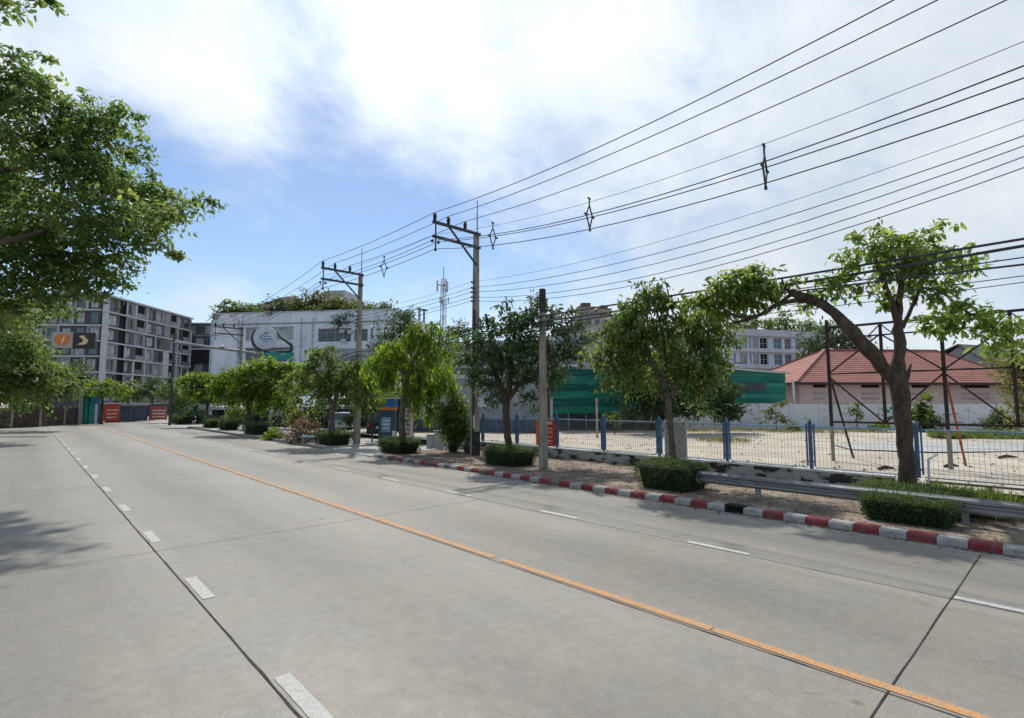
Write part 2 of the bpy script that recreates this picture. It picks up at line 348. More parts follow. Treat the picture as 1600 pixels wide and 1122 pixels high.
def single(name, mb, mat, label, cat, group=None, smooth=False, kind=None):
    o = put(name, mb.mesh(name, mat, smooth), kind=kind); return tag(o, label, cat, group)
def struct(name, mb, mat, parent=None):
    o = put(name, mb.mesh(name, mat), parent)
    if not parent: o['kind'] = 'structure'
    return o
KIDS = {}
def copy_tree(o, parent=None, label=None):
    c = o.copy(); COL.objects.link(c)
    if parent: c.parent = parent
    if label: c['label'] = label
    for ch in [x for x in bpy.data.objects if x.parent == o]: copy_tree(ch, c)
    return c

def leaf_mesh(name, pos, dirs, nrm, size, tint, mat, wid=0.42):
    n = len(pos); d = dirs/np.linalg.norm(dirs, axis=1, keepdims=True)
    s_ = np.cross(d, nrm); s_ /= (np.linalg.norm(s_, axis=1, keepdims=True)+1e-9); nn = np.cross(s_, d)
    L = size[:, None]; W = L*wid*.5
    v = np.stack([pos, pos+d*L*.35+s_*W+nn*W*.35, pos+d*L*.72+s_*W*.75+nn*W*.3, pos+d*L, pos+d*L*.72-s_*W*.75+nn*W*.3, pos+d*L*.35-s_*W+nn*W*.35], 1).reshape(-1, 3)
    b = (np.arange(n)*6)[:, None]
    f = np.concatenate([b+np.array([[0, 1, 2, 3]]), b+np.array([[0, 3, 4, 5]])], 1).reshape(-1)
    me = bpy.data.meshes.new(name); me.vertices.add(n*6); me.vertices.foreach_set('co', v.ravel().astype(np.float32))
    me.loops.add(n*8); me.loops.foreach_set('vertex_index', f.astype(np.int32))
    me.polygons.add(n*2); me.polygons.foreach_set('loop_start', (np.arange(n*2)*4).astype(np.int32)); me.polygons.foreach_set('loop_total', np.full(n*2, 4, np.int32))
    me.update(calc_edges=True)
    a = me.attributes.new('tint', 'FLOAT', 'POINT'); a.data.foreach_set('value', np.repeat(tint, 6).astype(np.float32))
    me.materials.append(mat); return me

LEAFK, DENSK = 1.22, 1.95
def foliage(blobs, leaf, dens=5.0, droop=0.25, clump=.28, name='foliage', mat=None, origin=(0, 0, 0), flat=.55, tintb=0.0, hang=0.0, leafw=.42):
    """blobs: (centre, rx, ry, rz). Leaves gathered in sprays through the volume; returns mesh and spray centres"""
    ps = []; ds = []; ns = []; sz = []; tn = []; cen = []
    for (c, rx, ry, rz) in blobs:
        c = np.array(c); r = np.array([rx, ry, rz]); area = math.pi*(rx+ry)/2*rz
        leaf_ = leaf*LEAFK; n = int(max(12, dens*DENSK*area/(leaf_*leaf_*leafw*.8))); per = 20; m = max(3, n//per)
        q = rng.normal(size=(m, 3)); q /= np.linalg.norm(q, axis=1, keepdims=True)
        rad = rng.random(m)**.45
        out_ = 1+.5*(rng.random((m, 1)) < .15)*rng.random((m, 1)); cc = c+q*rad[:, None]*r*(1+rng.normal(size=(m, 1))*.10)*out_; cen.append(cc)
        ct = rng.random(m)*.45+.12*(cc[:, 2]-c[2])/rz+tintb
        spray = clump*(.6+.8*rng.random(m))*min(1.0, 2.2*min(rx, ry, rz)/max(clump, .01)/1.2)
        az = rng.random(m)*2*math.pi; ax = np.stack([np.cos(az), np.sin(az), rng.normal(size=m)*.25-droop], 1)
        out = cc-c; out[:, 2] *= .3; out /= (np.linalg.norm(out, axis=1, keepdims=True)+1e-6); ax = ax*.6+out; ax[:, 2] -= hang*2.5
        ax /= np.linalg.norm(ax, axis=1, keepdims=True)
        idx = np.repeat(np.arange(m), per); t = (rng.random(len(idx))-.5)*2
        p = cc[idx]+ax[idx]*(t*spray[idx])[:, None]+rng.normal(size=(len(idx), 3))*np.array([1, 1, flat])*spray[idx][:, None]*.34
        sd = rng.normal(size=(len(idx), 3)); d = ax[idx]*.7+sd*.8; d[:, 2] -= droop+hang
        nm = rng.normal(size=(len(idx), 3))*.55; nm[:, 2] += .9
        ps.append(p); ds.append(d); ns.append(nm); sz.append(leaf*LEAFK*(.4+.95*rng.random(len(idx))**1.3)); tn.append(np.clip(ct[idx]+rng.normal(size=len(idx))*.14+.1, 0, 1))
    pos = np.concatenate(ps)-np.array(origin)
    me = leaf_mesh(name, pos, np.concatenate(ds), np.concatenate(ns), np.concatenate(sz), np.concatenate(tn), mat, leafw)
    return me, np.concatenate(cen)

def limb_pts(poly, rads, sub=3, wob=.02):
    """smooth a coarse polyline into a gently crooked limb"""
    pts = []; rr = []
    for i in range(len(poly)-1):
        p0 = Vector(poly[max(i-1, 0)]); p1 = Vector(poly[i]); p2 = Vector(poly[i+1]); p3 = Vector(poly[min(i+2, len(poly)-1)])
        for k in range(sub):
            t = k/sub
            q = .5*((2*p1)+(-p0+p2)*t+(2*p0-5*p1+4*p2-p3)*t*t+(-p0+3*p1-3*p2+p3)*t**3)
            r = rads[i]*(1-t)+rads[i+1]*t
            if i+k > 0: q = q+Vector((random.gauss(0, 1), random.gauss(0, 1), random.gauss(0, .5)))*r*wob*6
            pts.append(q); rr.append(r*(1+random.uniform(-.07, .07)))
    pts.append(Vector(poly[-1])); rr.append(rads[-1]); return pts, rr

TWMAX = 1.5
def tree(name, label, base, limbs, blobs, leaf, lmat, bmat, cat='tree', group=None, dens=5, droop=.25, clump=.28, twigs=60, hang=0, flat=.55, tintb=0, leafw=.42, twr=.018):
    t = thing(name, label, cat, base, 0, group); b = Vector(base)
    tr = MB(); segs = []
    for i, (poly, rads) in enumerate(limbs):
        pts, rr = limb_pts(poly, rads)
        (tr).tube(pts, rr, 9 if i == 0 else 7, jit=.05); segs += list(zip(pts, rr))
    part('trunk', tr, bmat, t, smooth=True)
    me, cen = foliage(blobs, leaf, dens, droop, clump, 'crown', lmat, base, flat, tintb, hang, leafw)
    o = put('crown', me, t); o['kind'] = 'stuff'
    if twigs and segs:
        sp = np.array([list(p) for p, r in segs if p.z > base[2]+.35*(max(q.z for q, _ in segs)-base[2])] or [list(p) for p, r in segs])
        tw = MB(); ids = rng.permutation(len(cen))[:twigs]
        nodes = [Vector(x) for x in sp]
        order = sorted(ids, key=lambda i: np.min(np.linalg.norm(sp-cen[i], axis=1)))
        for i in order:
            c = Vector(cen[i]); a = min(nodes, key=lambda q: (q-c).length+max(0, q.z-c.z)*.8)
            mid = (a+c)/2+Vector((0, 0, (a-c).length*.06)); l = (a-c).length
            if l > TWMAX: continue
            tw.tube([a, mid, c], [min(twr*1.6, .006+l*.012), min(twr, .004+l*.008), .004], 4, cap=False); nodes += [mid, c]
        part('branches', tw, bmat, t, kind='stuff')
    return t
def pxblobs(lst, c, zs=1.0, spread=.8):
    out = []
    for b in lst:
        x, y, r = b[:3]; cc = b[3] if len(b) > 3 else c+random.uniform(-spread, spread)*r/FPX*c*.8
        s = cc/FPX; ry = b[4] if len(b) > 4 else 1.0
        out.append((P(x, y, cc), r*s, r*s, r*s*.85*ry*zs))
    return out
def pxlimb(lst, c):
    k = .70*math.cos(math.atan((lst[0][0]-800)/FPX)); return ([P(q[0], q[1], c+(q[3] if len(q) > 3 else 0)) for q in lst], [q[2]*k*c/FPX for q in lst])
# ================================================================== SETTING
ROAD_END = 88.0
def slab_grid():
    struct('ground', MB().quad((-900, -900, -.16), (1500, -900, -.16), (1500, 1500, -.16), (-900, 1500, -.16)), M['earth'])
    base = struct('road', MB().box(-1.95, 14.5, -14, ROAD_END, -.14, -.03), M['joint'])
    road_l = MB().box(-60, 60, ROAD_END+.01, ROAD_END+9, -.14, -.004); struct('side_street', road_l, M['gutter'])
    xs = [-1.9, 1.75, 5.62, 8.86, 12.02]; ys = [-8.2+9.5*k for k in range(11)]
    cache = {}
    for j in range(10):
        for i in range(4):
            x0, x1, y0, y1 = xs[i]+.007, xs[i+1]-.007, ys[j]+.004, ys[j+1]-.004
            if y1 > ROAD_END: y1 = ROAD_END
            k = (i, round(y1-y0, 3))
            if k not in cache:
                w = x1-x0; l = y1-y0; m = MB(); e = .006
                m.add([(0, 0, -.08), (w, 0, -.08), (w, l, -.08), (0, l, -.08), (0, 0, -e), (w, 0, -e), (w, l, -e), (0, l, -e), (e, e, 0), (w-e, e, 0), (w-e, l-e, 0), (e, l-e, 0)],
                      [(0, 1, 5, 4), (1, 2, 6, 5), (2, 3, 7, 6), (3, 0, 4, 7), (4, 5, 9, 8), (5, 6, 10, 9), (6, 7, 11, 10), (7, 4, 8, 11), (8, 9, 10, 11)])
                cache[k] = m.mesh('slab', M['road'])
            put('slab', cache[k], base, (x0, y0, random.uniform(-.0012, .0012)))
    # widening towards the junction at the far right
    struct('road_shoulder', MB().box(12.03, 60, 62, ROAD_END, -.14, -.006), M['gutter'])
    # wavy tar in the long joints
    def tar(x, y0, y1, w, step=.35):
        m = MB(); y = y0; a = []
        while y < y1: a.append((x+random.gauss(0, .004), y, w*random.uniform(.45, 1.2))); y += step
        for p, q in zip(a, a[1:]): m.quad((p[0]-p[2]/2, p[1], .004), (p[0]+p[2]/2, p[1], .004), (q[0]+q[2]/2, q[1], .004), (q[0]-q[2]/2, q[1], .004))
        return m
    for x, w in ((1.75, .026), (5.62, .018), (8.86, .014)): put('joint_seal', tar(x, -8, 86, w).mesh('joint_seal', M['joint']), base)
    for k in range(1, 9):
        y = -8.2+9.5*k; m = MB(); x = -1.8; a = []
        while x < 12: a.append((x, y+random.gauss(0, .004), random.uniform(.008, .018) if k == 1 and x > 3 else random.uniform(.002, .007))); x += .4
        for p, q in zip(a, a[1:]): m.quad((p[0], p[1]-p[2]/2, .0045), (q[0], q[1]-q[2]/2, .0045), (q[0], q[1]+q[2]/2, .0045), (p[0], p[1]+p[2]/2, .0045))
        put('joint_seal', m.mesh('joint_seal', M['joint']), base)
    # painted markings, each dash its own piece
    def ragged(w, l, n=9):
        m = MB(); pl = [(random.gauss(0, .0025), l*i/n) for i in range(n+1)]; pr = [(w+random.gauss(0, .0025), l*i/n) for i in range(n+1)]
        for i in range(n): m.quad((*pl[i], 0), (*pr[i], 0), (*pr[i+1], 0), (*pl[i+1], 0))
        return m
    d1 = [ragged(.145, 1.08).mesh('lane_dash', M['white_line']) for _ in range(3)]
    d2 = [ragged(.12, 1.10).mesh('lane_dash', M['lane_white']) for _ in range(3)]
    for k in range(-2, 18): put('lane_dash', d1[k % 3], base, (1.80, 4.07+3.7*k, .006))
    for k in range(-2, 18): put('lane_dash', d2[k % 3], base, (8.90, .18+3.72*k, .006))
    y = -8.0; k = 0
    while y < 80:
        l = 3.75 if abs(y) > .1 else 3.8
        l = 3.70 if k else 3.55
        nxt = y+l
        put('centre_line', ragged(.12, l-.02-(.17 if k == 3 else 0), 14).mesh('centre_line', M['orange_line']), base, (5.675, y, .006))
        y = nxt; k += 1
    struct('gutter_strip', ragged(.10, 58, 90), M['gutter']).location = (11.72, -2, .005)
slab_grid()

def kerb():
    v = MB().box(12.30, 17.16, -12, 22.9, -.14, .115); vg = struct('pavement', v, M['verge'])
    struct('far_pavement', MB().box(12.5, 60, 28.2, 62, -.14, .10), M['gutter'])
    struct('driveway', MB().box(12.03, 45, 22.92, 28.18, -.14, .03), M['gutter'])
    struct('left_pavement', MB().box(-7.5, -2.1, -12, 86, -.14, .12), M['verge'])
    k = struct('kerb', MB().box(12.06, 12.28, -12, 22.9, -.14, .01), M['concrete'])
    def stone(mat):
        ms = []
        for _ in range(4):
            e = .028; l = .422; m = MB(); j = random.uniform(-.008, .008)
            pr = [(0, 0), (0, .10), (e, .138+j*.5), (.245, .145+j), (.25, 0)]
            m.add([(x, 0, z) for x, z in pr]+[(x, l, z) for x, z in pr], [(0, 1, 2, 3, 4), (9, 8, 7, 6, 5)]+[(i, 5+i, 5+(i+1) % 5, (i+1) % 5) for i in range(5)])
            ms.append(m.mesh('kerb_stone', mat))
        return ms
    A = stone(M['kerb_red']); B = stone(M['kerb_white']); D = stone(M['kerb_dirty'])
    y = 1.055; i = 0
    for i in range(-26, 52):
        yy = 1.06+.43*i
        if yy > 22.4: break
        if i == 10:
            put('drain_inlet', MB().box(0, .25, 0, .422, 0, .055).box(.06, .25, .02, .40, .055, .12).box(0, .25, 0, .422, .125, .165).mesh('drain_inlet', M['kerb_black']), k, (12.04, yy, .0)); continue
        put('kerb_stone', (D if (i > 38 and i % 3 == 0) or i in (23, 31, 36) else A if i % 2 == 0 else B)[i % 4], k, (12.04+random.uniform(-.006, .006), yy, random.uniform(-.004, .004)), rot=(0, 0, random.uniform(-.006, .006)))
    k2 = struct('far_kerb', MB().box(12.3, 12.48, 28.2, 62, -.14, .01), M['concrete'])
    C = [MB().box(0, .24, 0, .98, -.02, .13).mesh('kerb_stone', M['concrete'])]
    for i in range(34): put('kerb_stone', C[0], k2, (12.26, 28.2+i, random.uniform(-.004, .006)))
    k3 = struct('left_kerb', MB().box(-2.09, -1.97, -12, 86, -.14, .01), M['concrete'])
    for i in range(98): put('kerb_stone', C[0], k3, (-2.14, -12+i, 0))
    # sand lot behind the low wall, a little higher than the pavement
    m = MB(); nx, ny = 40, 44; X0, X1, Y0, Y1 = 17.45, 62, -26, 40
    vs = []; fs = []
    for a in range(nx+1):
        for b in range(ny+1):
            x = X0+(X1-X0)*(a/nx)**1.5; y = Y0+(Y1-Y0)*b/ny
            z = .33+.03*math.sin(x*.9+y*.4)*math.sin(y*.7-x*.3)+random.uniform(-.012, .012); vs.append((x, y, z))
    for a in range(nx):
        for b in range(ny): i = a*(ny+1)+b; fs.append((i, i+ny+1, i+ny+2, i+1))
    m.add(vs, fs); o = struct('sand_lot', m, M['sand']); o.data.polygons.foreach_set('use_smooth', [True]*len(o.data.polygons))
kerb()

# ------------------------------------------------------------------ buildings
class Facade:
    """vertical plane through two ground points; u runs along it to the right, local +y points away from the street"""
    def __init__(s, xa, ca, xb, cb):
        a = P(xa, 630, ca); b = P(xb, 630, cb); s.o = Vector((a.x, a.y, 0)); d = Vector((b.x-a.x, b.y-a.y, 0)); s.w = d.length; s.d = d.normalized()
        s.ang = math.atan2(s.d.y, s.d.x); s.n = Vector((-s.d.y, s.d.x, 0))
    def uz(s, px, py, back=0.0):
        r = Vector(ray(px, py)); o = s.o+s.n*back; t = (o.dot(s.n))/(r.dot(s.n)); p = r*t; p.z += EYE
        return ((p-s.o).dot(s.d), p.z)
def holed_wall(mb, u0, u1, z0, z1, holes, y=0.0, rec=.22):
    us = sorted({u0, u1, *[h[0] for h in holes], *[h[1] for h in holes]}); zs = sorted({z0, z1, *[h[2] for h in holes], *[h[3] for h in holes]})
    for a, b in zip(us, us[1:]):
        for c, d in zip(zs, zs[1:]):
            mu, mz = (a+b)/2, (c+d)/2
            if not any(h[0] < mu < h[1] and h[2] < mz < h[3] for h in holes): mb.quad((a, y, c), (b, y, c), (b, y, d), (a, y, d))
    for a, b, c, d in holes:
        mb.quad((a, y, c), (a, y, d), (a, y+rec, d), (a, y+rec, c)); mb.quad((b, y, c), (b, y+rec, c), (b, y+rec, d), (b, y, d))
        mb.quad((a, y, c), (a, y+rec, c), (b, y+rec, c), (b, y, c)); mb.quad((a, y, d), (b, y, d), (b, y+rec, d), (a, y+rec, d))
    return mb
WC = {}
def window(root, a, b, c, d, y=0.0, rec=.22, nm=2, pane='glass', frame='white_paint', transom=None, fw=.055):
    w, h = round(b-a, 2), round(d-c, 2); k = (w, h, nm, frame, transom)
    if k not in WC:
        f = MB().box(0, w, -.04, .04, 0, fw).box(0, w, -.04, .04, h-fw, h).box(0, fw, -.04, .04, fw, h-fw).box(w-fw, w, -.04, .04, fw, h-fw)
        for i in range(1, nm): f.box(w*i/nm-fw*.4, w*i/nm+fw*.4, -.035, .035, fw, h-fw)
        if transom: f.box(fw, w-fw, -.03, .03, h*transom-.02, h*transom+.02)
        WC[k] = f.mesh('window', M[frame])
    kp = (w, h, pane)
    if kp not in WC: WC[kp] = MB().box(fw*.5, w-fw*.5, 0.0, .02, fw*.5, h-fw*.5).mesh('pane', M[pane])
    o = put('window', WC[k], root, (a, y+rec-.05, c)); put('pane', WC[kp], o, (0, .005, 0)); return o
def lpart(name, mb, mat, root, **kw): return part(name, mb, M[mat], root, world=False, **kw)

def condo():
    fR = Facade(151, 98, 290, 126); H = 23.3
    t = thing('apartment_building', 'tall grey and taupe apartment block of eight storeys rising left beyond the road end', 'building', fR.o, fR.ang)
    W = 29.0; D = 16.0
    # body: right face along +u; left face runs back from the corner to the left
    core = MB().box(.0, W, .5, D, 0, H-.35); lpart('wall', core, 'charcoal', t)
    lpart('roof', MB().box(-.3, W+.2, -.3, D+.2, H-.35, H), 'lgrey', t)
    fl = [H-.35-2.93*k for k in range(0, 8)]
    for k in range(1, 8): lpart('floor_band', MB().box(-.25, W, -.22, .5, fl[k]-.14, fl[k]+.14), 'lgrey', t)
    us = [0, 1.4, 4.6, 6.4, 8.9, 9.5, 12.6, 15.6, 18.6, 20.7, 23.6, 25.6, W]
    kinds = ['pillar', 'win', 'slot', 'win', 'panel', 'balc', 'win2', 'win', 'panel', 'balc', 'win', 'balc']
    for i, (a, b) in enumerate(zip(us, us[1:])):
        kd = kinds[i]
        if kd == 'pillar': lpart('pillar', MB().box(a-.24, b, -.2, .49, 0, H-.36), 'lgrey', t); continue
        if kd == 'slot': lpart('service_slot', MB().box(a+.1, b-.1, .35, .49, 0, H-.36), 'dark', t); continue
        for k in range(7):
            z0, z1 = fl[k+1]+.15, fl[k]-.15; kk = (i*3+k*2) % 5
            if kd == 'panel':
                lpart('wall_panel', MB().box(a+.02, b-.02, -.05, .49, z0, z1), ['lgrey', 'grey_panel', 'lgrey', 'taupe', 'grey_panel'][kk], t); continue
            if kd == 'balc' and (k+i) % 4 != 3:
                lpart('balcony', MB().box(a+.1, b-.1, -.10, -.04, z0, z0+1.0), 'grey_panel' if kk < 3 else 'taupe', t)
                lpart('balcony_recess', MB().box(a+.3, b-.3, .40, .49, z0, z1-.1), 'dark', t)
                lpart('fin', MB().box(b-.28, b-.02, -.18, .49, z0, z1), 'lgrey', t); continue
            wa, wb = a+.35, b-.35
            if (k+i) % 2: wb = b-.9
            m = MB(); holed_wall(m, a+.02, b-.02, z0, z1, [(wa, wb, z0+.35, z1-.3)], 0.05, .3)
            lpart('wall_panel', m, ['taupe', 'grey_panel', 'charcoal', 'taupe', 'grey_panel'][kk], t)
            window(t, wa, wb, z0+.35, z1-.3, .05, .3, 2, ['curtain', 'glass', 'curtain', 'glass', 'curtain'][(i+k*3) % 5], 'grey_panel', None, .07)
            if (i+k) % 3 == 0: lpart('fin', MB().box(a-.12, a+.1, -.18, .04, z0, z1), 'lgrey', t)
    # left face, turned to the road
    fL = Facade(40, 97.2, 151, 97.4)
    t2 = thing('apartment_wing', 'lower left wing of the grey apartment block, half hidden behind leafy treetops', 'building', fL.o, fL.ang)
    WL = fL.w-.3; lpart('wall', MB().box(0, WL-.9, .5, 6, 0, 23.0).box(WL-.9, WL, .31, .6, 0, 23.0), 'charcoal', t2)
    lpart('roof', MB().box(-.1, WL-.9, -.2, 6, 23.0, 23.3), 'lgrey', t2)
    for k in range(1, 8): lpart('floor_band', MB().box(0, WL-.05, -.22, .49, fl[k]-.14, fl[k]+.14), 'lgrey', t2)
    n = 5
    for k in range(7):
        z0, z1 = fl[k+1]+.15, fl[k]-.15
        for i in range(n):
            a, b = WL*i/n, WL*(i+1)/n-.05
            m = MB(); holed_wall(m, a, b, z0, z1, [(a+.4, b-.4, z0+.3, z1-.3)], 0, .3); lpart('wall_panel', m, 'charcoal' if (i+k) % 3 else 'grey_panel', t2)
            window(t2, a+.4, b-.4, z0+.3, z1-.3, 0, .3, 2, 'glass_teal' if (i+k) % 2 else 'curtain', 'grey_panel', None, .07)
            if (i+k) % 4 == 0: lpart('fin', MB().box(a, a+.2, -.2, -.01, z0, z1), 'lgrey', t2)
    # rear block with dark bridge
    f = Facade(285, 128, 326, 128)
    t3 = thing('rear_apartment_block', 'dark glassy rear block between the taupe apartment tower and the white building', 'building', f.o, f.ang)
    Hb = f.uz(300, 504)[1]; lpart('wall', MB().box(-2, f.w+4, .5, 14, 0, Hb-.3), 'charcoal', t3); lpart('roof', MB().box(-2.2, f.w+4, .1, 14, Hb-.3, Hb), 'lgrey', t3)
    z = Hb-.3; k = 0
    while z > 4:
        for i in range(3):
            a = .2+i*(f.w/3)
            window(t3, a, a+f.w/3-.3, z-2.6, z-.4, .5, -.02, 3, 'glass' if (i+k) % 2 else 'curtain', 'grey_panel', None, .08)
        lpart('floor_band', MB().box(-2, f.w+3.8, .2, .49, z-3.1, z-2.8), 'grey_panel' if k != 1 else 'dark', t3); z -= 3.1; k += 1
    zb = f.uz(300, 556)[1]; lpart('bridge', MB().box(-3, f.w+3, -1.0, .19, zb-1.9, zb+1.4), 'dark', t3); lpart('bridge_rail', MB().box(-3, f.w+3, -1.1, -1.01, zb+1.4, zb+1.8), 'lgrey', t3)
condo()

def white_building():
    f = Facade(325, 75, 618, 71); z = lambda py, px=450: f.uz(px, py)[1]; u = lambda px: f.uz(px, 540)[0]
    t = thing('white_building', 'long white building with dark window bands and a planted roof terrace', 'building', f.o, f.ang)
    Ht = z(491, 330); W = f.w
    rows = []
    holes = []
    def band(x0, x1, y0, y1): holes.append((u(x0), u(x1), z(y1, (x0+x1)/2), z(y0, (x0+x1)/2)))
    band(383, 458, 511, 532); band(496, 548, 513, 534); band(553, 574, 514, 533); band(578, 583, 514, 531)
    band(374, 378, 511, 530)
    band(383, 458, 543, 566); band(497, 556, 545, 566); band(383, 458, 578, 600); band(497, 556, 578, 600); band(562, 600, 545, 566)
    m = MB(); holed_wall(m, 0, W, 0, Ht, holes, 0, .35)
    m.quad((0, 0, 0), (0, 0, Ht), (0, 18, Ht), (0, 18, 0)); m.quad((W, 0, 0), (W, 18, 0), (W, 18, Ht), (W, 0, Ht)); m.quad((0, 18, 0), (0, 18, Ht), (W, 18, Ht), (W, 18, 0))
    lpart('wall', m, 'whitewash', t)
    lpart('roof', MB().box(.02, W-.02, .02, 17.9, Ht-.9, Ht-.7), 'concrete', t)
    lpart('parapet', MB().box(-.1, W+.1, -.12, .3, Ht, Ht+.12), 'lgrey', t)
    lpart('ledge', MB().box(-.08, W+.05, -.15, -.01, z(505, 450)-.07, z(505, 450)+.07), 'grey_panel', t)
    for i, h in enumerate(holes):
        n = max(1, int((h[1]-h[0])/1.1)); window(t, h[0], h[1], h[2], h[3], 0, .33, n, 'glass' if i % 3 else 'curtain', 'lgrey', .72 if h[3]-h[2] > 1.2 else None, .06)
    for px, py in ((538, 533), (536, 518), (548, 519)):
        a, b = f.uz(px, py); lpart('air_conditioner', MB().box(a-.35, a+.35, -.4, -.02, b-.25, b+.25), 'lgrey', t)
    for px in (330, 372, 470, 488, 560, 590):
        a_ = u(px); lpart('drainpipe', MB().box(a_-.07, a_+.07, -.16, -.02, 0, Ht-.9), 'lgrey', t)
    # roof pavilion and stair head, built on the terrace
    pv = f.uz(400, 489, 6); x0, x1 = f.uz(362, 490, 6)[0], f.uz(446, 490, 6)[0]; zt = f.uz(420, 464, 8)[1]
    m = MB(); e = Ht+.6; m.add([(x0, 4, e), (x1+2, 4, e), (x1+2, 12, e), (x0, 12, e), (x1-1.2, 8, zt), (x1+.2, 8, zt)], [(0, 1, 5, 4), (1, 2, 5), (2, 3, 4, 5), (3, 0, 4), (0, 3, 2, 1)]); lpart('pavilion_roof', m, 'roof_brown', t)
    lpart('pavilion_post', MB().box(x0+.5, x0+.7, 4.6, 4.8, Ht-.7, e).box(x1+1.2, x1+1.4, 4.6, 4.8, Ht-.7, e).box(x1-1, x1-.8, 11, 11.2, Ht-.7, e), 'taupe', t)
    a, b = f.uz(506, 480, 7)[0], f.uz(538, 480, 7)[0]; lpart('stair_head', MB().box(a, b, 7, 12, Ht-.7, f.uz(520, 454, 7)[1]), 'lgrey', t)
    # planting on the terrace: each shrub its own thing
    for i, (px, py, r, c, mt, lab) in enumerate([(348, 484, 15, 76, 'leaf_mid', 'leftmost clipped green shrub on the white building roof'), (372, 485, 13, 76, 'leaf_mid', 'small round green shrub left of the brown roof pavilion'),
            (427, 479, 15, 75, 'leaf_dark', 'dark green tree at the right tip of the brown roof pavilion'), (457, 480, 15, 75, 'leaf_olive', 'yellowish green shrub right of the pavilion on the white roof'),
            (483, 472, 20, 77, 'leaf_olive', 'tall airy tree left of the pale stair head on the roof'), (513, 478, 15, 74, 'leaf_olive', 'loose olive shrub in front of the pale stair head'),
            (543, 484, 14, 74, 'leaf_olive', 'low yellowish shrub right of the pale stair head'), (537, 497, 12, 72.2, 'leaf_dark', 'dark creeper spilling over the white parapet'),
            (572, 485, 13, 74, 'leaf_olive', 'olive shrub right of the second power pole on the roof'), (596, 488, 13, 74, 'leaf_olive', 'rightmost low olive shrub on the white roof')]):
        r *= 1.55; c0 = P(px, py-3, c); s = c/FPX
        c0 = c0+f.n*2.0; tree('rooftop_shrub', lab, (c0.x, c0.y, Ht-.7), [([(c0.x, c0.y, Ht-.7), (c0.x+.1, c0.y, c0.z)], [.09, .05])],
             [(c0, r*s, r*s*.7, r*s*.75), ((c0.x+r*s*.5, c0.y, c0.z-r*s*.35), r*s*.7, r*s*.6, r*s*.5), ((c0.x-r*s*.5, c0.y, c0.z-r*s*.4), r*s*.7, r*s*.6, r*s*.45)], .38, M[mt], M['bark'], 'shrub', 'plants on the white building roof', dens=4.2, clump=.6, twigs=10)
    
    cc = []
    for i in range(22):
        uu = u(335)+(u(600)-u(335))*(i+.5)/22; q = f.o+f.d*uu+f.n*1.5; cc.append(((q.x, q.y, Ht+.35+.3*random.random()), .8, .6, .45))
    me, _ = foliage(cc, .34, 3.5, .2, .4, 'hedge_planting', M['leaf_mid'], (0, 0, 0)); o = put('hedge_planting', me); o['kind'] = 'stuff'; tag(o, 'continuous low planting along the white roof edge', 'planting')
M['leafwall'] = material('clipped_hedge_mass', (0.045, 0.085, 0.025), .9, .3, 4, bump=1, bscale=8)
white_building()

def warehouse():
    f = Facade(590, 53, 905, 50)
    u = lambda px: f.uz(px, 600)[0]; z = lambda py: f.uz(720, py)[1]
    t = thing('warehouse', 'plain grey warehouse wall with pale ledges behind the potted shrub and street trees', 'building', f.o, f.ang)
    W = f.w; zl = z(592); zt = z(533)
    lpart('wall', MB().box(u(640), W, 0, 14, 0, zl), 'ware', t)
    lpart('ledge', MB().box(u(640)-.1, W+.1, -.25, 14, zl, z(586)), 'lgrey', t)
    lpart('ledge', MB().box(u(640)-.05, W+.05, .15, .44, z(575), z(571)), 'white_paint', t)
    m = MB(); x = u(650)
    while x < W-.3: m.box(x, x+.28, .5, .56, z(586)+.01, zt); x += .36
    lpart('corrugated_sheet', m, 'ware_blue', t); lpart('upper_wall', MB().box(u(650), W, .57, 13, z(586)+.01, zt), 'ware_blue', t)
    for k in range(4): lpart('sheet_rail', MB().box(u(650), W, .42, .5, z(580-12*k)-.05, z(580-12*k)+.05), 'ware', t)
    lpart('drainpipe', MB().box(u(861), u(864), -.2, -.02, 0, z(560)), 'charcoal', t)
    for px in (700, 770, 815): lpart('wall_joint', MB().box(u(px)-.03, u(px)+.03, -.02, -.005, .2, zl-.1), 'grey_panel', t)
    # navy boundary gate in front of it
    f2 = Facade(596, 40, 872, 37.5); t = thing('boundary_gate', 'low dark navy panel gate between the stall and the potted shrub', 'gate', f2.o, f2.ang)
    zz = f2.uz(680, 655)[1]; n = 12
    for i in range(n): lpart('panel', MB().box(f2.w*i/n+.04, f2.w*(i+1)/n-.04, 0, .04, .35, zz), 'navy', t); lpart('post', MB().box(f2.w*i/n-.04, f2.w*i/n+.04, -.03, .06, 0, zz+.06), 'blue_metal', t)
    lpart('plinth', MB().box(0, f2.w, -.05, .1, 0, .34), 'concrete', t)
warehouse()

def block(name, label, xa, ca, xb, cb, ytop, depth, wall, cat='building', roof='lgrey', yref=None):
    f = Facade(xa, ca, xb, cb); t = thing(name, label, cat, f.o, f.ang); H = f.uz(yref or (xa+xb)/2, ytop)[1]
    lpart('wall', MB().box(0, f.w, 0, depth, 0, H-.2), wall, t); lpart('roof', MB().box(-.15, f.w+.15, -.15, depth+.1, H-.2, H), roof, t); return f, t, H
f, t, H = block('tan_building', 'pale tan concrete block just above the green net canopy', 868, 66, 990, 66, 515, 14, 'tan_pale')
for k in range(5): window(t, 1.0+1.9*k, 2.3+1.9*k, H-2.0, H-.8, 0, -.02, 2, 'glass', 'lgrey')
f, t, H = block('distant_tower', 'distant brownish tower top left of its twin above the trees', 904, 190, 932, 190, 479, 9, 'tan', roof='roof_brown')
lpart('roof_cap', MB().box(1.5, f.w-1.5, 1, 7, H, H+1.6), 'roof_brown', t)
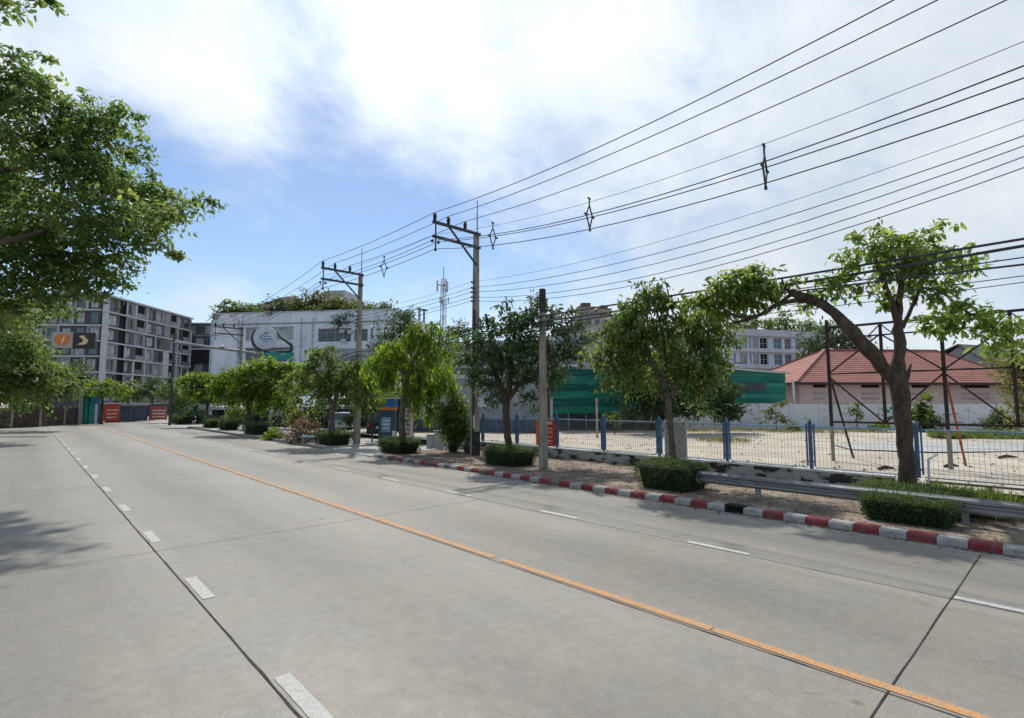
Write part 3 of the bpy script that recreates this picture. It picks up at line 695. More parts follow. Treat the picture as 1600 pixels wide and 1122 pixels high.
for k in range(3): window(t, .8+2*k, 2.0+2*k, H-4, H-2.2, 0, -.02, 1, 'glass', 'tan')
f, t, H = block('distant_tower', 'distant brownish tower top right of its twin above the trees', 935, 190, 958, 190, 482, 9, 'tan', roof='roof_brown')
lpart('roof_cap', MB().box(1.5, f.w-1.2, 1, 7, H, H+1.4), 'roof_brown', t)
for k in range(2): window(t, .8+2*k, 2.0+2*k, H-4, H-2.2, 0, -.02, 1, 'glass', 'tan')
f, t, H = block('distant_block', 'wide distant beige podium below the twin brown towers', 900, 186, 1010, 186, 493, 12, 'tan_pale')
for k in range(8): window(t, 1+3*k, 2.8+3*k, H-3.2, H-1.4, 0, -.02, 2, 'glass', 'tan')

M['bluewhite'] = material('bluish_white_render', (0.60, 0.72, 0.84), .8, .06, .5)
def apartments():
    f = Facade(1140, 68, 1292, 72); z = lambda y: f.uz(1200, y)[1]; u = lambda x: f.uz(x, 540)[0]
    t = thing('white_apartment_building', 'white three storey apartment building with blue grey windows behind the red roof', 'building', f.o, f.ang)
    H = z(516); holes = []; spec = []
    for (y0, y1) in ((528, 545), (553, 570), (579, 596)):
        for x0, x1, nm, pn in ((1146, 1149.5, 1, 'glass'), (1155, 1168, 2, 'curtain'), (1171, 1174, 1, 'glass'), (1176, 1186, 2, 'curtain'), (1187.5, 1200, 2, 'dark'), (1209, 1222, 2, 'glass_teal'), (1226, 1237, 2, 'taupe'), (1243, 1252, 2, 'glass'), (1257, 1266, 2, 'glass'), (1272, 1284, 2, 'glass')):
            holes.append((u(x0), u(x1), z(y1), z(y0))); spec.append((nm, pn))
    m = MB(); holed_wall(m, 0, f.w, 0, H-.9, holes, 0, .3); m.quad((0, 0, 0), (0, 0, H-.9), (-2.5, 8, H-.9), (-2.5, 8, 0)); m.box(0, f.w, 8, 8.2, 0, H-.9); lpart('wall', m, 'bluewhite', t)
    for h, (nm, pn) in zip(holes, spec): window(t, *h, 0, .28, nm, pn, 'white_paint', .5 if nm == 2 else None)
    lpart('roof', MB().add([(-.6, -.5, H-.9), (f.w+.3, -.5, H-.9), (f.w+.3, 9, H-.9), (-3, 9, H-.9), (0, -.3, H+.05), (f.w, -.3, H-.05), (f.w, 9, H-.05), (-2.4, 9, H+.05)], [(0, 1, 5, 4), (1, 2, 6, 5), (2, 3, 7, 6), (3, 0, 4, 7), (4, 5, 6, 7), (0, 3, 2, 1)]), 'lgrey', t)
    for y in (549.5, 575): lpart('floor_ledge', MB().box(-.3, f.w, -.45, -.01, z(y)-.12, z(y)+.22), 'white_paint', t)
apartments()

def pink_house():
    f = Facade(1250, 50.5, 1592, 52); z = lambda y, x=1400: f.uz(x, y)[1]; u = lambda x: f.uz(x, 600)[0]
    t = thing('pink_house', 'single storey pink house with red hipped tile roof behind the white wall', 'house', f.o, f.ang)
    ze = z(597); W = f.w; D = 11
    holes = []
    for x0, x1 in ((1270, 1291), (1345, 1374), (1424, 1451), (1501, 1546)):
        holes += [(u(x0), u(x1), z(606), z(601))]
    m = MB(); holed_wall(m, 0, W, 0, ze, holes, 0, .2); m.quad((0, 0, 0), (0, 0, ze), (0, D, ze), (0, D, 0)); m.quad((W, 0, 0), (W, D, 0), (W, D, ze), (W, 0, ze)); m.quad((0, D, 0), (0, D, ze), (W, D, ze), (W, D, 0)); lpart('wall', m, 'pink', t)
    for h in holes:
        n = max(6, int((h[1]-h[0])/.17)); mm = MB().box(h[0], h[1], .19, .2, h[2], h[3]); lpart('vent_back', mm, 'dark', t)
        lv = MB()
        for i in range(n): x = h[0]+(h[1]-h[0])*i/n; lv.box(x, x+.04, -.01, .12, h[2], h[3])
        lpart('vent_bars', lv, 'fascia', t)
        # two rows of small pierced blocks lower on the wall
        for r in (0, 1):
            b = MB(); zz = h[2]-.72-.45*r
            for i in range(n): x = h[0]+(h[1]-h[0])*i/n; b.box(x, x+.07, -.012, -.002, zz, zz+.26)
            lpart('vent_blocks', b, 'taupe_lite', t)
    e = 1.0; zr = f.uz(1400, 548, 5)[1]
    rx0, rx1 = f.uz(1288, 548, 5)[0], f.uz(1462, 548, 5)[0]
    A = [(-e, -e, ze-.1), (W+e, -e, ze-.1), (W+e, D+e, ze-.1), (-e, D+e, ze-.1), (rx0, 5, zr), (rx1, 5, zr)]
    def slope(a, b, c, d, n):       # courses of tiles, each overlapping the one below
        a, b, c, d = map(Vector, (a, b, c, d)); m = MB(); nn = (b-a).cross(d-a).normalized()
        for i in range(n):
            t0, t1 = i/n, (i+1)/n
            p0, p1, q0, q1 = a.lerp(d, t0), b.lerp(c, t0), a.lerp(d, t1), b.lerp(c, t1)
            m.quad(p0+nn*.03, p1+nn*.03, q1, q0); m.quad(p0, p1, p1+nn*.03, p0+nn*.03)
        return m
    for s_ in ((A[0], A[1], A[5], A[4]), (A[3], A[0], A[4], A[4]), (A[1], A[2], A[5], A[5]), (A[2], A[3], A[4], A[5])): lpart('roof_slope', slope(*s_, 16), 'roof_red', t)
    for p, q in ((0, 4), (1, 5), (4, 5), (3, 4), (2, 5)): lpart('ridge_tile', MB().bar(Vector(A[p])+Vector((0, 0, .06)), Vector(A[q])+Vector((0, 0, .08)), .26, .12), 'roof_red', t)
    lpart('fascia', MB().box(-e-.03, W+e+.03, -e-.06, -e-.01, ze-.32, ze-.06).box(-e-.06, -e-.01, -e, D+e, ze-.32, ze-.06), 'fascia', t)
    lpart('soffit', MB().box(-e, W+e, -e, D+e, ze-.16, ze-.11), 'fascia', t)
    lpart('roof_tank', MB().lathe([(.5, 0), (.5, .4), (.1, .5)], (rx0+1.2, 5.8, zr-.2)), 'lgrey', t)
M['taupe_lite'] = material('pierced_block_shadow', (0.27, 0.20, 0.19), .9)
pink_house()

def shed():
    f = Facade(1436, 78, 1546, 70); t = thing('grey_shed', 'grey gabled shed with olive roof peeking over the red tiled roof', 'shed', f.o, f.ang)
    H = f.uz(1480, 566)[1]; zr = f.uz(1506, 541, 4)[1]; W = f.w
    lpart('wall', MB().prism([(0, 0), (W, 0), (W, H), (W*.66, zr-.25), (W*.3, H), (0, H)], .0, 12), 'ware', t)
    lpart('roof', MB().add([(-.3, -.4, H), (W*.66, -.4, zr), (W*.66, 12, zr), (-.3, 12, H+1.6), (W+.4, -.4, H-.3), (W+.4, 12, H-.3), (-.3, -.4, H-.15), (W*.66, -.4, zr-.2), (W+.4, -.4, H-.5)], [(0, 1, 2, 3), (1, 4, 5, 2), (0, 6, 7, 1), (1, 7, 8, 4)]), 'roof_grey', t)
    window(t, W*.60, W*.70, H-.4, H+.6, 0, -.02, 1, 'glass', 'lgrey')
shed()

M['green_net3'] = material('faded_green_sheet', (0.03, 0.26, 0.20), .65, .25, 1.0, stretch=(.4, .4, 2))
def green_sheets():
    f = Facade(1120, 46, 1229, 47); z = lambda y: f.uz(1180, y)[1]; t = thing('green_sheet_shed', 'shed clad in horizontal green sheets with white roof edge left of the pink house', 'shed', f.o, f.ang)
    W = f.w; y0, y1 = 580, 632; n = 6
    for i in range(n):
        a, b = z(y1-(y1-y0)*i/n), z(y1-(y1-y0)*(i+1)/n)
        lpart('sheet', MB().add([(0, .04, a), (W, .04, a), (W, -.04, b-.02), (0, -.04, b-.02), (0, .12, a), (W, .12, a), (W, .12, b-.02), (0, .12, b-.02)], [(0, 1, 2, 3), (4, 7, 6, 5), (3, 2, 6, 7), (0, 3, 7, 4), (1, 5, 6, 2)]), 'green_net2' if i % 2 == 0 else 'green_net3', t)
    lpart('opening', MB().box(W*.28, W*.70, -.1, -.045, z(611), z(598)), 'charcoal', t)
    lpart('wall', MB().box(0, W, .13, 5, 0, z(y0)), 'charcoal', t)
    lpart('roof', MB().add([(-.3, -.5, z(576)+.1), (W+.2, -.5, z(582)), (W+.2, 6, z(582)+.5), (-.3, 6, z(576)+.6), (-.3, -.5, z(576)-.05), (W+.2, -.5, z(582)-.15), (W+.2, 6, z(582)+.35), (-.3, 6, z(576)+.45)], [(0, 1, 2, 3), (7, 6, 5, 4), (0, 4, 5, 1), (1, 5, 6, 2), (2, 6, 7, 3), (3, 7, 4, 0)]), 'lgrey', t)
    lpart('post', MB().box(W+.4, W+.55, -.4, -.25, 0, z(596)), 'white_paint', t)
    f = Facade(862, 41, 1022, 43); z = lambda y: f.uz(930, y)[1]; t = thing('shade_net_shed', 'long dark green shade net lean-to behind the fence, partly under trees', 'shed', f.o, f.ang)
    W = f.w; n = 6
    for i in range(n):
        a, b = z(646-11.5*i), z(646-11.5*(i+1)); s = .07*(i % 2)
        m = MB(); k = 16
        for j in range(k):
            xa, xb = W*j/k, W*(j+1)/k; wa, wb = .06*math.sin(j*1.7+i), .06*math.sin((j+1)*1.7+i)
            m.quad((xa, s+wa, a), (xb, s+wb, a), (xb, s-.05+wb, b), (xa, s-.05+wa, b))
        lpart('net_strip', m, 'green_net' if i % 2 else 'green_net2', t)
    lpart('back_wall', MB().box(0, W, 1.0, 1.2, 0, z(580)), 'charcoal', t)
    for i in range(7): lpart('post', MB().box(W*i/6-.05, W*i/6+.05, .2, .3, 0, z(579)), 'galv', t)
green_sheets()

def white_wall():
    f = Facade(862, 44.5, 1700, 44.5); t = thing('boundary_wall', 'long low white rendered wall with stains at the back of the sand lot', 'wall', f.o, f.ang)
    W = f.w; n = 18; zt = f.uz(1200, 631)[1]
    for i in range(n):
        dz = random.uniform(-.03, .03); lpart('wall_bay', MB().box(W*i/n+.01, W*(i+1)/n-.01, 0, .15, 0, zt+dz), 'white_wall', t)
        lpart('pillar', MB().box(W*i/n-.09, W*i/n+.09, -.04, .19, 0, zt+.05), 'white_wall', t)
        lpart('coping', MB().box(W*i/n+.1, W*(i+1)/n-.1, -.03, .18, zt+dz+.001, zt+dz+.06), 'concrete', t)
    m = MB(); random.seed(3)
    for (px, py, w, h) in ((1372, 650, 8, 3), (1380, 645, 10, 4), (1390, 640, 9, 3), (1396, 648, 8, 5), (1385, 655, 12, 3), (1376, 641, 5, 3)):
        a, b = f.uz(px, py); c, d = f.uz(px+w, py-h); sh = random.uniform(-.2, .2)
        m.add([(a, -.012, b), (c, -.012, b+sh*.3), (c+sh, -.012, d), ((a+c)/2, -.012, d+.12), (a+sh, -.012, d)], [(0, 1, 2, 3, 4)])
    lpart('graffiti', m, 'graffiti', t)
    m = MB()
    for px, py in ((1480, 648), (1492, 647), (1500, 660), (1478, 662)): a, b = f.uz(px, py); m.box(a-.35, a+.3, -.012, -.004, b-.04, b+.05)
    lpart('graffiti', m, 'disc_blue', t)
    # back yard wall further left, greyer
white_wall()

def brown_wall():
    pts = [G(-60, 672), G(62, 667), G(122, 663)]
    for i, lab in ((0, 'dark brown board wall under the leafy trees at the far left roadside'), (1, 'dark brown gate section left of the blue shop front')):
        a, b = pts[i], pts[i+1]; t = thing('board_wall', lab, 'wall', a, math.atan2(b.y-a.y, b.x-a.x)); W = (b-a).length; n = int(W/1.2); h = 2.0
        for k in range(n): lpart('board', MB().box(W*k/n+.02, W*(k+1)/n-.02, 0, .06, 0, h+.05*(k % 2)), 'brown_fence', t)
        for k in range(0, n+1, 3): lpart('post', MB().box(W*k/n-.1, W*k/n+.1, -.08, .1, 0, h+.2), 'concrete', t)
    # far wall with banners
    a = G(123, 662.5); b = G(262, 656.5); f = Facade(123, a.dot(Vector(_f))-0+EYE*0, 262, b.dot(Vector(_f)))
brown_wall()

def far_end():
    f = Facade(122, 62, 265, 76); z = lambda y, x: f.uz(x, y)[1]; u = lambda x: f.uz(x, 650)[0]
    t = thing('shop_front', 'narrow shop front with teal and blue panels at the end of the road', 'shop', f.o, f.ang)
    x = 124
    for x0, x1, m in ((123, 129, 'grey_panel'), (131, 137, 'green_net2'), (139, 147, 'teal_sign'), (148, 152, 'white_paint'), (152.5, 156, 'shop_blue')): lpart('panel', MB().box(u(x0), u(x1), 0, .15, 0, z(612 if x0 < 148 else 630, x0)), m, t)
    lpart('wall', MB().box(u(122), u(157), .2, 4, 0, z(608, 140)), 'charcoal', t); lpart('sign_box', MB().box(u(139), u(152), -.3, -.02, z(628, 145), z(622, 145)), 'shop_blue', t)
    def banner(lab, x0, x1, y0, y1, mat, strip):
        a = f.o+f.d*u(x0); t = thing('banner', lab, 'banner', (a.x, a.y, 0), f.ang); w = u(x1)-u(x0); zt, zb = z(y0, (x0+x1)/2), max(.15, z(y1, (x0+x1)/2))
        lpart('sheet', MB().box(strip, w, 0, .05, zb, zt), mat, t)
        if strip: lpart('edge_strip', MB().box(0, strip-.01, 0, .05, zb, zt), 'banner_orange', t)
        h = zt-zb
        for i in range(3):
            x = strip+w*.15
            while x < w*.85: k = random.uniform(.14, .3); lpart('print', MB().box(x, x+k, -.012, -.002, zt-h*(.3+.22*i)-h*.08, zt-h*(.3+.22*i)), 'pale_print', t); x += k+.08
        for s in (.05, w-.05): lpart('pole', MB().box(s-.04, s+.04, .06, .12, 0, zt+.1), 'steel_dark', t)
        return t
    banner('red banner with orange edge and pale lettering left of the dark gateway', 157, 187, 632, 658, 'banner_red', .45)
    banner('faded red banner right of the dark gateway at the road end', 234, 261, 634, 656, 'banner_dull', 0)
    a = f.o+f.d*u(188); t = thing('gateway', 'wide dark gateway between two red banners at the road end', 'gate', (a.x, a.y, 0), f.ang); w = u(234)-u(188)
    for i in range(6): lpart('gate_panel', MB().box(w*i/6+.03, w*(i+1)/6-.03, .3, .36, .08, z(640, 210)), 'navy', t)
    lpart('lintel', MB().box(-.1, w+.1, .1, .6, z(634, 210), z(631, 210)), 'grey_panel', t); lpart('back_wall', MB().box(0, w, 2, 2.2, 0, z(631, 210)), 'charcoal', t)
M['banner_dull'] = material('faded_red_banner', (0.28, 0.06, 0.06), .7, .2, 3)
far_end()

def logo_sign():
    # round sign with swooping ribbon and teal board, on its own posts in front of the white building
    c = 62.0; f = Facade(390, c, 465, c); z = lambda y: f.uz(430, y)[1]; u = lambda x: f.uz(x, 550)[0]
    t = thing('pylon_sign', 'round pale sign with dark curling ribbon frame above a teal board', 'sign', f.o, f.ang)
    cx, cz = u(413.5), z(528); r = (u(432)-u(395))/2
    m = MB(); n = 28; ring = [(cx+r*math.cos(2*math.pi*i/n), cz+r*math.sin(2*math.pi*i/n)) for i in range(n)]; m.prism(ring, -.1, .1); lpart('disc', m, 'disc_white', t)
    m = MB()
    for (a, b, w, h) in ((-.45, -.12, .5, .09), (.1, -.16, .5, .1), (-.2, -.32, .55, .07), (-.05, .3, .22, .16), (.12, .38, .12, .1), (-.5, .06, .3, .07), (-.1, .08, .6, .07), (-.3, .2, .2, .08)):
        m.box(cx+a*r, cx+(a+w)*r, -.12, -.102, cz+b*r, cz+(b+h)*r)
    lpart('print', m, 'disc_blue', t)
    pts = []
    for px, py in ((398, 515), (394, 522), (393.5, 530), (396, 538), (402, 544.5), (410, 548), (420, 549)): pts.append((u(px), 0, z(py)))
    m = MB().tube(pts, [.1, .16, .2, .22, .24, .22, .16], 6); lpart('ribbon', m, 'steel_dark', t)
    pts = [(u(a), 0, z(b)) for a, b in ((432, 520), (437, 526), (446, 532), (454, 538), (456, 545), (452, 549), (443, 549), (432, 549))]
    lpart('ribbon', MB().tube(pts, [.1, .18, .2, .22, .22, .2, .15, .1], 6), 'steel_dark', t)
    lpart('teal_board', MB().box(u(409), u(459), -.15, .15, z(563), z(551)), 'teal_sign', t)
    for px in (413, 455): lpart('post', MB().box(u(px)-.1, u(px)+.1, -.08, .08, 0, z(563)), 'steel_dark', t)
logo_sign()

def road_sign():
    c = 45.0; f = Facade(40, c, 150, c); u = lambda x: f.uz(x, 530)[0]; z = lambda y: f.uz(110, y)[1]
    t = thing('gantry_sign', 'two square panels with orange disc and cream chevron hung over the left lane', 'sign', f.o, f.ang)
    lpart('panel', MB().box(u(82), u(114.5), -.06, .06, z(543.5), z(519)), 'sign_board', t, label='pale panel with blurry orange disc')
    lpart('panel', MB().box(u(115), u(148.5), -.06, .06, z(545), z(520)), 'sign_dark', t, label='dark panel with cream chevron arrow')
    cx, cz, r = u(98), z(530.5), (u(110)-u(86))/2
    n = 20; lpart('disc', MB().prism([(cx+r*math.cos(2*math.pi*i/n), cz+r*.72*math.sin(2*math.pi*i/n)) for i in range(n)], -.09, -.062), 'sign_orange', t)
    lpart('slash', MB().add([(cx-.1*r, -.1, cz-.5*r), (cx+.15*r, -.1, cz-.5*r), (cx+.45*r, -.1, cz+.5*r), (cx+.2*r, -.1, cz+.5*r)], [(0, 1, 2, 3)]), 'sign_yellow', t)
    def q(px, py): return (u(px), z(py))
    lpart('chevron', MB().prism([q(124, 525.5), q(131, 524), q(139, 532), q(137, 537), q(131, 539), q(122, 538.5), q(130, 535), q(131.5, 531)], -.085, -.062), 'sign_yellow', t)
    lpart('arm', MB().bar((u(-60), .12, z(527)), (u(148), .12, z(526)), .12), 'galv', t)
    lpart('post', MB().lathe([(.14, 0), (.1, 8)], (u(-55), .12, 0), 8), 'galv', t)
    lpart('lamp', MB().lathe([(.05, 0), (.28, .06), (.30, .2), (.1, .32)], (u(50), .0, z(528)), 10), 'white_paint', t)
road_sign()
# ================================================================== STREET FURNITURE
def power_pole(loc, label, h=10.4, group='concrete power poles along the right pavement'):
    t = thing('power_pole', label, 'utility pole', loc, 0, group)
    L = lambda n, m, mt, p=None: part(n, m, M[mt], p or t, world=False)
    L('pole', MB().add([(-.17, -.15, 0), (.17, -.15, 0), (.17, .15, 0), (-.17, .15, 0), (-.10, -.09, h), (.10, -.09, h), (.10, .09, h), (-.10, .09, h)], [(0, 1, 5, 4), (1, 2, 6, 5), (2, 3, 7, 6), (3, 0, 4, 7), (4, 5, 6, 7)]), 'pole')
    arm = [MB().box(-2.55, .12, -.2, -.1, h-.14, h-.02), MB().box(-2.55, .12, -.2, -.1, h-.78, h-.67)]
    a1 = L('crossarm', arm[0], 'steel_dark'); a2 = L('crossarm', arm[1], 'steel_dark')
    L('brace', MB().bar((-1.75, -.23, h-.15), (-.12, -.19, h-1.6), .07), 'steel_dark')
    L('brace', MB().bar((-2.45, -.23, h-.05), (-2.45, -.23, h-1.25), .05), 'steel_dark')
    L('lightning_rod', MB().tube([(.05, 0, h), (.05, 0, h+1.65)], [.03, .018], 6), 'steel_dark')
    ins = MB().lathe([(.035, 0), (.09, .04), (.05, .08), (.10, .12), (.055, .17), (.105, .21), (.06, .26), (.08, .31), (.03, .36)], n=10).mesh('insulator', M['insul'])
    for x in (-2.45, -1.72, -.78): put('insulator', ins, a1, (x, -.15, h-.02))
    hi = MB().lathe([(.03, 0), (.07, .03), (.04, .07), (.07, .1), (.03, .14)], n=8).mesh('insulator', M['insul'])
    for x, z in ((-2.62, h-1.05), (-2.3, h-1.05), (-2.45, h-1.4)): put('insulator', hi, a2, (x, -.23, z))
    sp = MB().tube([(0, 0, 0), (-.22, 0, 0)], [.03, .05], 6).mesh('insulator', M['insul'])
    for z in (8.0, 7.73, 7.53, 7.29, 7.11): put('insulator', sp, t, (-.1, -.05, z))
    for k in range(14): put('step_bolt', STEP, t, (.15 if k % 2 else -.15, 0, 2.2+.38*k))
    return t
STEP = MB().box(-.07, .07, -.012, .012, -.012, .012).mesh('step_bolt', M['steel_dark'])
p1 = power_pole((15.18, 18.94, .1), 'tallest concrete power pole with white meter box on its shaft')
p2 = power_pole((14.79, 29.86, .08), 'concrete power pole standing right behind the second hedge box and trees')
p3 = power_pole((15.7, 57.5, .08), 'distant power pole in front of the white building left end', 10.0)
def meter():
    b = root_loc(p1)
    m = thing('meter_box', 'white electricity meter box strapped to the tallest pole', 'meter box', (b.x+.05, b.y-.2, 2.32))
    L = lambda n, mm, mt: part(n, mm, M[mt], m, world=False)
    L('case', MB().box(-.10, .32, -.22, -.02, 0, .44), 'white_paint'); L('window', MB().box(.16, .27, -.226, -.221, .13, .38), 'dark'); L('cable', MB().tube([(.32, -.1, .3), (.45, -.1, .25), (.52, -.08, .05), (.5, 0, -.15)], .012, 5), 'white_paint')
    c = MB().tube([(b.x-.20, b.y-.10, .1), (b.x-.19, b.y-.10, 2.3), (b.x-.16, b.y-.10, 6.8)], .055, 6)
    part('riser_pipe', c, M['pole_dark'], p1)
    part('sticker', MB().box(b.x-.25, b.x-.16, b.y-.168, b.y-.163, 1.35, 1.95), M['white_paint'], p1)
    part('black_band', MB().box(b.x-.16, b.x+.17, b.y-.162, b.y-.156, .15, 1.2), M['pole_dark'], p1)
meter()
def short_pole():
    t = thing('short_concrete_pole', 'short bare concrete pole with dark top beside the red and white kerb', 'utility pole', (13.94, 13.43, .1))
    h = 6.65
    part('pole', MB().add([(-.13, -.12, 0), (.13, -.12, 0), (.13, .12, 0), (-.13, .12, 0), (-.085, -.08, h-.9), (.085, -.08, h-.9), (.085, .08, h-.9), (-.085, .08, h-.9)], [(0, 1, 5, 4), (1, 2, 6, 5), (2, 3, 7, 6), (3, 0, 4, 7)]), M['pole'], t, world=False)
    part('pole_top', MB().box(-.09, .09, -.085, .085, h-.9, h), M['pole_dark'], t, world=False)
    part('cable_clamp', MB().box(-.14, -.09, -.1, .1, 5.2, 5.35).box(-.14, -.09, -.1, .1, 5.55, 5.62), M['steel_dark'], t, world=False)
short_pole()
def arm_pole():
    b = G(265, 664.5); t = thing('arm_pole', 'slender dark mast at the far right kerb with long grey lamp arm', 'street lamp', b)
    c = Vector(b).dot(Vector((_f[0], _f[1], 0)))
    top = P(264, 531, b.xy.length*0+66); c = 66
    part('mast', MB().tube([b, Vector((b.x, b.y, P(264, 531, c).z))], [.16, .11], 8), M['steel_dark'], t)
    a0 = Vector((b.x, b.y, P(265, 543, c).z)); a1 = P(408, 553, 60)
    part('arm', MB().tube([a0, a1], [.17, .13], 8), M['galv'], t)
    l = a0.lerp(a1, .55); part('lamp_head', MB().lathe([(.08, 0), (.35, .05), (.33, .22), (.1, .3)], (l.x, l.y, l.z+.12), 10), M['white_paint'], t)
arm_pole()

# ------------------------------------------------------------------ overhead cables
def cable(name, label, pts, r, mat='wire', group=None, cat='cable', y_end=-16.0, n=24, tail=None):
    """parabola through three points of the near span, carried on past the camera; tail: points further down the street"""
    ys = [p.y for p in pts]; cz = np.polyfit(ys, [p.z for p in pts], 2 if len(pts) > 2 else 1); cx = np.polyfit(ys, [p.x for p in pts], 1)
    y0 = max(ys); line = []
    for i in range(n+1):
        y = y_end+(y0-y_end)*i/n; line.append(Vector((np.polyval(cx, y), y, np.polyval(cz, y))))
    line[-1] = Vector(max(pts, key=lambda p: p.y))
    if tail:
        prev = line[-1]
        for q, sag in tail:
            for k in range(1, 9): tt = k/8; v = prev.lerp(q, tt); v.z -= 4*sag*tt*(1-tt); line.append(v)
            prev = q
    b = line[0]; m = MB().tube([v-b for v in line], r, 5)
    o = single(name, m, M[mat], label, cat, group); o.location = b; return o
KX = .07
def SX(x1, px, py):      # point where the sight line meets the vertical plane in which the cable hangs
    r = ray(px, py); t = (x1-KX*18.94)/(r[0]-KX*r[1]); return Vector((r[0]*t, r[1]*t, r[2]*t+EYE))
h = 10.5
A2 = lambda i: Vector((14.79+(-2.45, -1.72, -.78)[i], 29.72, h+.34)); A3 = lambda i: Vector((15.7+(-2.45, -1.72, -.78)[i], 57.4, h-.1+.03))
g = 'overhead power cables running along the right pavement'
for i, (x, pp, lab) in enumerate(((12.73, ((1397, 0), (1000, 200)), 'uppermost of the three thick cables carried on pole insulators'), (13.46, ((1465, 0), (1000, 221)), 'middle of the three thick cables carried on pole insulators'), (14.40, ((1573, 0), (1000, 253)), 'lowest of the three thick cables carried on pole insulators'))):
    cable('power_cable', lab, [SX(x, *p) for p in pp]+[Vector((x, 18.8, h+.36))], .0135, group=g, tail=[(A2(i), .12), (A3(i), .5)])
hc = [(12.56, h-.95), (12.88, h-.95), (12.73, h-1.3)]
for i, (pp, lab) in enumerate((([(1600, 103), (1000, 314)], 'upper of the spaced cables threaded through the diamond spacers'), ([(1600, 122), (1000, 320)], 'middle of the spaced cables threaded through the diamond spacers'), ([(1600, 154), (1000, 340)], 'bottom cable held by the diamond spacers'))):
    x, z = hc[i]; x2 = (x-15.18)+14.79; x3 = (x-15.18)+15.7
    cable('spaced_cable', lab, [SX(x, *p) for p in pp]+[Vector((x, 18.7, z))], .0135, group=g, tail=[(Vector((x2, 29.7, z)), .15), (Vector((x3, 57.3, z-.5)), .5)])
cable('messenger_wire', 'thin pale wire above the diamond spacers', [SX(12.73, 1600, 65), SX(12.73, 1000, 292), Vector((12.73, 18.7, h-.65))], .007, 'wire_grey', g, tail=[(Vector((12.3, 29.7, h-.6)), .15)])
for i, (z, pp, r, lab) in enumerate(((8.1, ((1600, 187), (1000, 386)), .007, 'faint top wire of the lower fan above the street trees'), (7.83, ((1600, 212), (1000, 403)), .011, 'second wire of the lower fan above the street trees'), (7.63, ((1600, 228), (1000, 418)), .011, 'third wire of the lower fan above the street trees'), (7.39, ((1600, 245), (1000, 434)), .011, 'fourth wire of the lower fan above the street trees'), (7.21, ((1600, 262), (1000, 444)), .011, 'bottom wire of the lower fan above the street trees'))):
    cable('low_voltage_wire', lab, [SX(14.9, *p) for p in pp]+[Vector((14.86, 18.85, z))], r, 'wire' if r > .01 else 'wire_grey', g, tail=[(Vector((14.5, 29.8, z-.05)), .15), (Vector((15.4, 57.4, z-.2)), .5)])
for i, (ya, yb, z1, r, lab) in enumerate(((373, 438, 5.72, .028, 'thick top telecom cable passing through the right hand tree crown'), (384, 450, 5.5, .034, 'thickest telecom bundle passing through the right hand tree crown'), (402, 458, 5.42, .014, 'thin telecom cable below the thickest bundle'), (413, 461, 5.34, .022, 'dark telecom bundle with joints below the thick pair'), (431, 480, 5.2, .010, 'second lowest telecom cable over the billboard frame'), (441, 490, 5.05, .009, 'lowest telecom cable over the billboard frame'))):
    x = 13.82
    pts = [RX(x, 1600, ya), RX(x, 1200, yb), Vector((x, 13.4, z1))]
    cable('telecom_cable', lab, pts, r, group='telecom cables hung on the short pole', tail=[(Vector((14.95, 18.8, z1+.25)), .08), (Vector((14.55, 29.8, z1-.1)), .25), (Vector((15.4, 57.4, z1)), .7)])

def spacer():
    m = MB(); a = [(0, 0, .30), (-.17, 0, -.02), (0, 0, -.42), (.17, 0, -.02)]
    for i in range(4): m.tube([a[i], a[(i+1) % 4]], .022, 6)
    m.tube([(0, 0, .30), (0, 0, .52)], .022, 6).tube([(-.06, 0, .52), (.05, 0, .50)], .03, 6)
    for x in (-.2, .2): m.tube([(x-.06, 0, -.02), (x+.06, 0, -.02)], .035, 6)
    m.tube([(0, 0, -.42), (.03, 0, -.5)], .035, 6); return m
sm = spacer().mesh('diamond_spacer', M['steel_dark'])
first = None
for px, py, lab in ((1195, 262, 'nearest and largest diamond cable spacer, high on the right'), (921, 336, 'middle diamond cable spacer above the short concrete pole'), (770, 369, 'diamond cable spacer just right of the tallest pole'), (600, 417, 'diamond cable spacer between the two left power poles')):
    v = SX(12.75, px, py); s = 1.0
    if px == 600: v = RX(12.35, px, py)
    o = put('diamond_spacer', sm, None, v); o.rotation_euler = (0, 0, R(8)); tag(o, lab, 'cable spacer', 'diamond spacers on the overhead cables')

